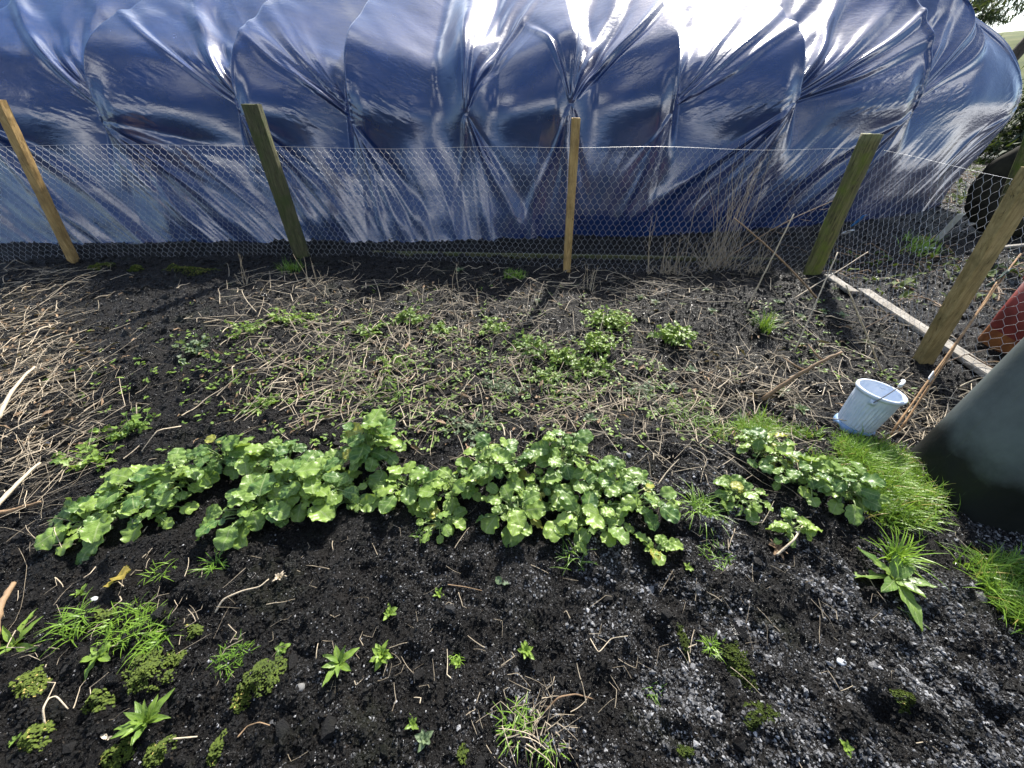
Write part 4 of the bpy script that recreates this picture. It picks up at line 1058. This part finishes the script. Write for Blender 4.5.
# more loose green ground cover between the dry stems (uncountable)
a = Acc()
for _ in range(1500):
    qx = random.choice((random.gauss(360, 110), random.gauss(560, 110), random.gauss(760, 60), random.gauss(400, 160))); qy = random.gauss(370, 45)
    if qy < 285 or qy > 450: continue
    g_ = G(qx, qy)
    if fbm(g_.x * 2.2, g_.y * 2.2, 3, 88) < -.02: continue
    for q in range(random.randint(2, 5)):
        leaf(a, np.array(g_) + np.array([rng.normal(0, .012), rng.normal(0, .012), .006]), random.random() * 6.28, random.gauss(.4, .3), random.uniform(.012, .03), random.uniform(.007, .014), 'oval', random.random(), .1, .5, 0, .05, 5, 3)
tag(a.build('ground_cover', M['small_leaf']), 'tiny seedlings and chickweed creeping between the dry stems', 'ground cover', None, 'stuff')

# grass (stuff)
def inpoly(x, y, P_):
    c = False; n = len(P_)
    for i in range(n):
        x1, y1 = P_[i]; x2, y2 = P_[(i + 1) % n]
        if (y1 > y) != (y2 > y) and x < (x2 - x1) * (y - y1) / (y2 - y1) + x1: c = not c
    return c
def lawn(poly_px, n, L, label, tb, wid=.0016, lean=.55):
    P_ = [(G(*p).x, G(*p).y) for p in poly_px]; x0 = min(p[0] for p in P_); x1 = max(p[0] for p in P_); y0 = min(p[1] for p in P_); y1 = max(p[1] for p in P_)
    a = Acc(); c = 0
    while c < n:
        x = random.uniform(x0, x1); y = random.uniform(y0, y1)
        xj, yj = x + random.gauss(0, .03), y + random.gauss(0, .03)
        if not inpoly(xj, yj, P_): continue
        d_ = fbm(np.array(x * 7), np.array(y * 7), 2, 90)
        if d_ < -.16 - .2 * (random.random() - .5): c += 1; continue
        blades(a, x, y, 1, L * (1 + 1.2 * float(d_)) * random.uniform(.6, 1.2), .004, lean, (tb + float(d_) * .8) if random.random() > .05 else 2.2, wid * random.uniform(.6, 1.6)); c += 1
    return tag(a.build('grass', M['grass_blade']), label, 'grass', None, 'stuff')
lawn([(775, 428), (830, 440), (880, 448), (912, 455), (925, 490), (918, 522), (885, 528), (862, 500), (800, 462), (742, 440), (752, 418)], 10500, .072, 'thick bright green grass growing between the leafy cluster and the compost bin', .6)
lawn([(975, 560), (1010, 556), (1060, 565), (1080, 640), (1025, 636), (990, 600)], 2300, .075, 'green grass growing in front of the compost bin at the right edge', .3)
lawn([(700, 425), (790, 415), (800, 445), (720, 445)], 500, .05, 'thin short grass spreading behind the right hand cluster', .45, .0012)
lawn([(905, 240), (930, 240), (930, 258), (900, 256)], 300, .12, 'patch of grass seen through the right hand netting', .6, .004)

# withered bits
def curled(px, py, pts, r, label, mat='straw', tb=.8):
    g_ = G(px, py); a = Acc(); P_ = []
    for (x_, y_, dz) in pts: v_ = G(x_, y_); P_.append((v_.x, v_.y, v_.z + dz + .004))
    P_ = np.array(P_); t0 = np.linspace(0, 1, len(P_)); t1 = np.linspace(0, 1, 24); P2 = np.stack([np.interp(t1, t0, P_[:, q]) for q in range(3)], -1)
    for _ in range(2): P2[1:-1] = (P2[:-2] + 2 * P2[1:-1] + P2[2:]) / 4
    tube(a, P2, np.linspace(r, r * .6, 24), 6, tint=tb); tag(a.build('withered_stalk', M[mat], None, origin=tuple(g_)), label, 'stalk')
    return
curled(225, 605, [(216, 613, .0), (225, 601, .01), (245, 593, .012), (262, 590, .015), (272, 583, .02)], .003, 'thin withered stalk ending in a dry flower head, in front of the row')
curled(50, 720, [(46, 725, 0), (50, 712, .02), (58, 703, .03), (66, 700, .03), (70, 710, .005)], .0024, 'hooked pale stalk at the front left', tb=.7)
curled(255, 730, [(238, 738, 0), (250, 728, .01), (262, 724, .012), (272, 727, .01)], .0020, 'bent little brown twig under the round moss cushion', 'dead_brown', 1)
curled(180, 741, [(165, 741, .004), (180, 740, .01), (200, 738, .008)], .0024, 'straight pale twig at the front left below the narrow leaved weed')
curled(620, 645, [(590, 640, .004), (598, 655, .008), (610, 641, .015), (627, 638, .01)], .0016, 'thin looped pale root right of the small bright rosette')
curled(465, 587, [(448, 586, .005), (465, 589, .01), (482, 592, .005)], .0016, 'straight thin twig below the middle of the row', 'dead_brown', 1)
curled(560, 700, [(545, 712, .0), (558, 700, .02), (575, 697, .02), (592, 700, .005)], .0026, 'dark arched root above the straggly grass at the bottom centre', 'dead_brown', .3)
curled(790, 550, [(776, 556, .0), (790, 545, .02), (798, 532, .03)], .004, 'pale curved stalk under the right hand cluster', tb=.8)
rosette(280, 578, 14, .022, .4, .7, 'dry papery flower head at the end of the thin withered stalk', 'straw', 'lance', .5, 'flower head', 'dry_flower_head', None)
rosette(777, 548, 16, .04, .3, .5, 'withered brown leaf clump under the right hand cluster', 'dead_brown', 'lance', .2, 'dead leaves', 'withered_leaves', None)
rosette(108, 740, 2, .03, .4, .8, 'scrap of dry grass by the bottom left moss', 'straw', 'lance', .2, 'dry scrap', 'dry_scrap', None)
def stone(px, py, r, mat, label, fl=.5):
    g_ = G(px, py); a = Acc(); from_ = ICO * r * (.75 + .5 * rng.random((12, 1))) * np.array([1, .8, fl])
    # subdivide once for a rounder pebble
    V = [tuple(v_) for v_ in from_]; mid = {}; T = []
    def md(i, j):
        k = (min(i, j), max(i, j))
        if k not in mid: p = (np.array(V[i]) + np.array(V[j])) / 2 * 1.08; V.append(tuple(p)); mid[k] = len(V) - 1
        return mid[k]
    for (i, j, k) in ICOF:
        x_, y_, z_ = md(i, j), md(j, k), md(k, i); T += [(i, x_, z_), (j, y_, x_), (k, z_, y_), (x_, y_, z_)]
    a.add(np.array(V) + np.array(g_) + np.array([0, 0, r * fl * .3]), None, T); tag(a.build('stone', M[mat], None, True, origin=tuple(g_)), label, 'stone', 'small stones on the soil')
stone(842, 662, .013, 'pale_stone', 'flat pale stone on the bare soil at the lower right', .3)
stone(632, 572, .011, 'stone', 'pale pebble in front of the right end of the row', .5)
stone(300, 688, .014, 'stone', 'grey pebble right of the round moss cushion')
stone(305, 645, .010, 'stone', 'light grey sliver of stone above the grey pebble', .3)
stone(95, 600, .012, 'pale_stone', 'white sliver of stone under the dying yellow leaf', .3)
stone(49, 445, .012, 'pale_stone', 'white stone among dry stems at the left edge', .6)
stone(853, 643, .008, 'stone', 'small rounded pebble just above the flat pale stone', .7)

# ------------------------------------------------------------------ HILL, TREES (top right)
hxs = np.linspace(9, 60, 60); hys = np.linspace(6, 70, 70); HX, HY = np.meshgrid(hxs, hys)
rr_ = np.hypot(HX - 36, HY - 36); hz = 5.2 * np.exp(-(rr_ / 16) ** 2) * 1.0 + .5 * fbm(HX * .2, HY * .2, 3, 95) - .45
n_ = len(hxs); i = np.arange(len(hys) - 1)[:, None] * n_; j = np.arange(n_ - 1)[None, :]
me = np_mesh('hill', np.stack([HX, HY, hz], -1).reshape(-1, 3), [np.stack([i + j, i + j + 1, i + n_ + j + 1, i + n_ + j], -1).reshape(-1, 4)]); me.materials.append(M['hill'])
tag(link(bpy.data.objects.new('hill', me)), kind='structure')
def pine(base, lean, hgt, cr, label, seed, name='pine_tree', nclump=130, mat='pine_needles', lowest=.45):
    random.seed(seed); r_ = np.random.default_rng(seed)
    t_ = empty(name, base); tag(t_, label, 'tree'); a = Acc(); A_ = Acc()
    top = np.array([lean[0], lean[1], hgt]); ts = np.linspace(0, 1, 12)
    tr = np.stack([top * q + np.array([.15 * math.sin(q * 5), .1 * math.sin(q * 4), 0]) for q in ts]); tube(a, tr, np.linspace(.16, .05, 12) * hgt / 6, 10)
    for k in range(nclump):
        q = lowest + (1 - lowest) * random.random(); b0 = top * q + np.array([.15 * math.sin(q * 5), .1 * math.sin(q * 4), 0]); az = random.random() * 6.28
        ln = cr * (.35 + .65 * random.random()) * (1.1 - .5 * q); e = b0 + np.array([math.cos(az) * ln, math.sin(az) * ln, random.gauss(.1, .35)])
        if k % 3 == 0: tube(a, [b0, (b0 + e) / 2 + np.array([0, 0, .12]), e], [.05, .03, .012], 5)
        cs = r_.normal(0, 1, (110, 3)) * np.array([.34, .34, .14]) * cr * .35 + e
        for c in cs:
            d = r_.normal(0, 1, 3); d /= np.linalg.norm(d); s_ = np.cross(d, [0, 0, 1.0]); s_ /= np.linalg.norm(s_) + 1e-6
            L_ = .10 + .08 * random.random(); A_.add([c - s_ * .035, c + s_ * .035, c + d * L_ * 1.6], None, [(0, 1, 2)], None, random.random())
    a.build('trunk', M['bark'], t_); A_.build('crown', M[mat], t_, False)
pine(atY(985, 82, 17) + Vector((0, 0, -.6)), (3.0, .5), 7.5, 2.4, 'dark pine with a trunk leaning to the right on the slope beyond the tunnel', 3, nclump=120, lowest=.34)
pine(atY(952, 60, 26) + Vector((0, 0, -1.2)), (.2, .5), 5.2, 1.6, 'smaller darker pine further off, next to the end of the tunnel', 5, nclump=80, lowest=.3)
pine(atY(1046, 150, 9.5) + Vector((.3, 0, -.3)), (.2, .1), 1.6, 1.5, 'dark green bush standing just behind the end of the tunnel', 8, 'bush', 90, 'pine_needles', .15)
random.seed(99)

# unseen evergreen screen added behind the camera to darken the sheeting's reflections
hp = empty('unseen_hedge', (0, -7.5, 0)); tag(hp, 'tall dark evergreen screen added unseen behind the camera to darken the tunnel sheeting', 'unseen_hedge')
a = Acc(); u_, v_ = np.meshgrid(np.linspace(-18, 18, 240), np.linspace(0, 1, 46))
th_ = v_ * np.pi; yy = .8 * np.sign(np.cos(th_)) * np.abs(np.cos(th_)) ** .4; zz = 3.6 * np.sin(th_) ** .35
bl = 1 + .5 * fbm(u_ * .8, v_ * 6, 4, 33); zz = zz * (1 + .22 * fbm(u_ * .35, u_ * 0, 4, 34) * 2); n_ = 240
i = np.arange(45)[:, None] * n_; j = np.arange(n_ - 1)[None, :]
a.add(np.stack([u_, yy * bl, zz - .1], -1).reshape(-1, 3), np.stack([i + j, i + j + 1, i + n_ + j + 1, i + n_ + j], -1).reshape(-1, 4), None, None, .3)
a.build('inner_branches', M['unseen_hedge_green'], hp)
nl = 26000; hx_ = rng.uniform(-18, 18, nl); ht_ = rng.random(nl) * np.pi; hz_ = 3.75 * np.sin(ht_) ** .35 * (1 + .44 * fbm(hx_ * .35, hx_ * 0, 4, 34)) + rng.normal(0, .06, nl); hy_ = .9 * np.sign(np.cos(ht_)) * np.abs(np.cos(ht_)) ** .4 + rng.normal(0, .10, nl)
C_ = np.stack([hx_, hy_, hz_], -1)[:, None, :]; D_ = rng.normal(0, .075, (nl, 3, 3)); V = (C_ + D_).reshape(-1, 3)
a = Acc(); a.add(V, None, np.arange(nl * 3).reshape(-1, 3), None, np.repeat(rng.random(nl), 3)); a.build('foliage', M['unseen_hedge_green'], hp, False)

# ------------------------------------------------------------------ LIGHT
SUN_EL, SUN_AZ = R(38), R(20)
w = bpy.data.worlds.new('World'); scene.world = w; w.use_nodes = True; nt = w.node_tree
bg = nt.nodes['Background']; sky = nt.nodes.new('ShaderNodeTexSky'); sky.sky_type = 'NISHITA'; sky.sun_disc = False
sky.sun_elevation = SUN_EL; sky.sun_rotation = SUN_AZ; sky.air_density = 1.0; sky.dust_density = 1.2; sky.ozone_density = 2.5
tc_ = nt.nodes.new('ShaderNodeTexCoord'); mp = nt.nodes.new('ShaderNodeMapping'); mp.inputs['Scale'].default_value = (1, 1, 2.6)
nt.links.new(tc_.outputs['Generated'], mp.inputs[0])
cl = noise(nt, 1.5, 3.5, .45, mp.outputs[0], .2); cm = ramp(nt, cl, [(.55, 0.0), (.68, .95)])
bright = mixc(nt, .35, (8.5, 8.8, 9.3), sky.outputs[0], 'MIX')
skyc = mixc(nt, cm, sky.outputs[0], (15, 15.2, 15.6))
nt.links.new(skyc, bg.inputs[0]); bg.inputs[1].default_value = .105
sd = bpy.data.lights.new('sun', 'SUN'); sd.energy = 4.6; sd.angle = R(2.5); sd.color = (1, .95, .87)
so = bpy.data.objects.new('sun', sd); COL.objects.link(so)
dirv = Vector((math.sin(SUN_AZ) * math.cos(SUN_EL), math.cos(SUN_AZ) * math.cos(SUN_EL), math.sin(SUN_EL)))
so.rotation_mode = 'QUATERNION'; so.rotation_quaternion = dirv.to_track_quat('Z', 'Y'); so.location = (2, 8, 8)
vs = scene.view_settings; vs.view_transform = 'Standard'; vs.look = 'None'; vs.gamma = 1; vs.use_curve_mapping = False; vs.exposure = 1.2
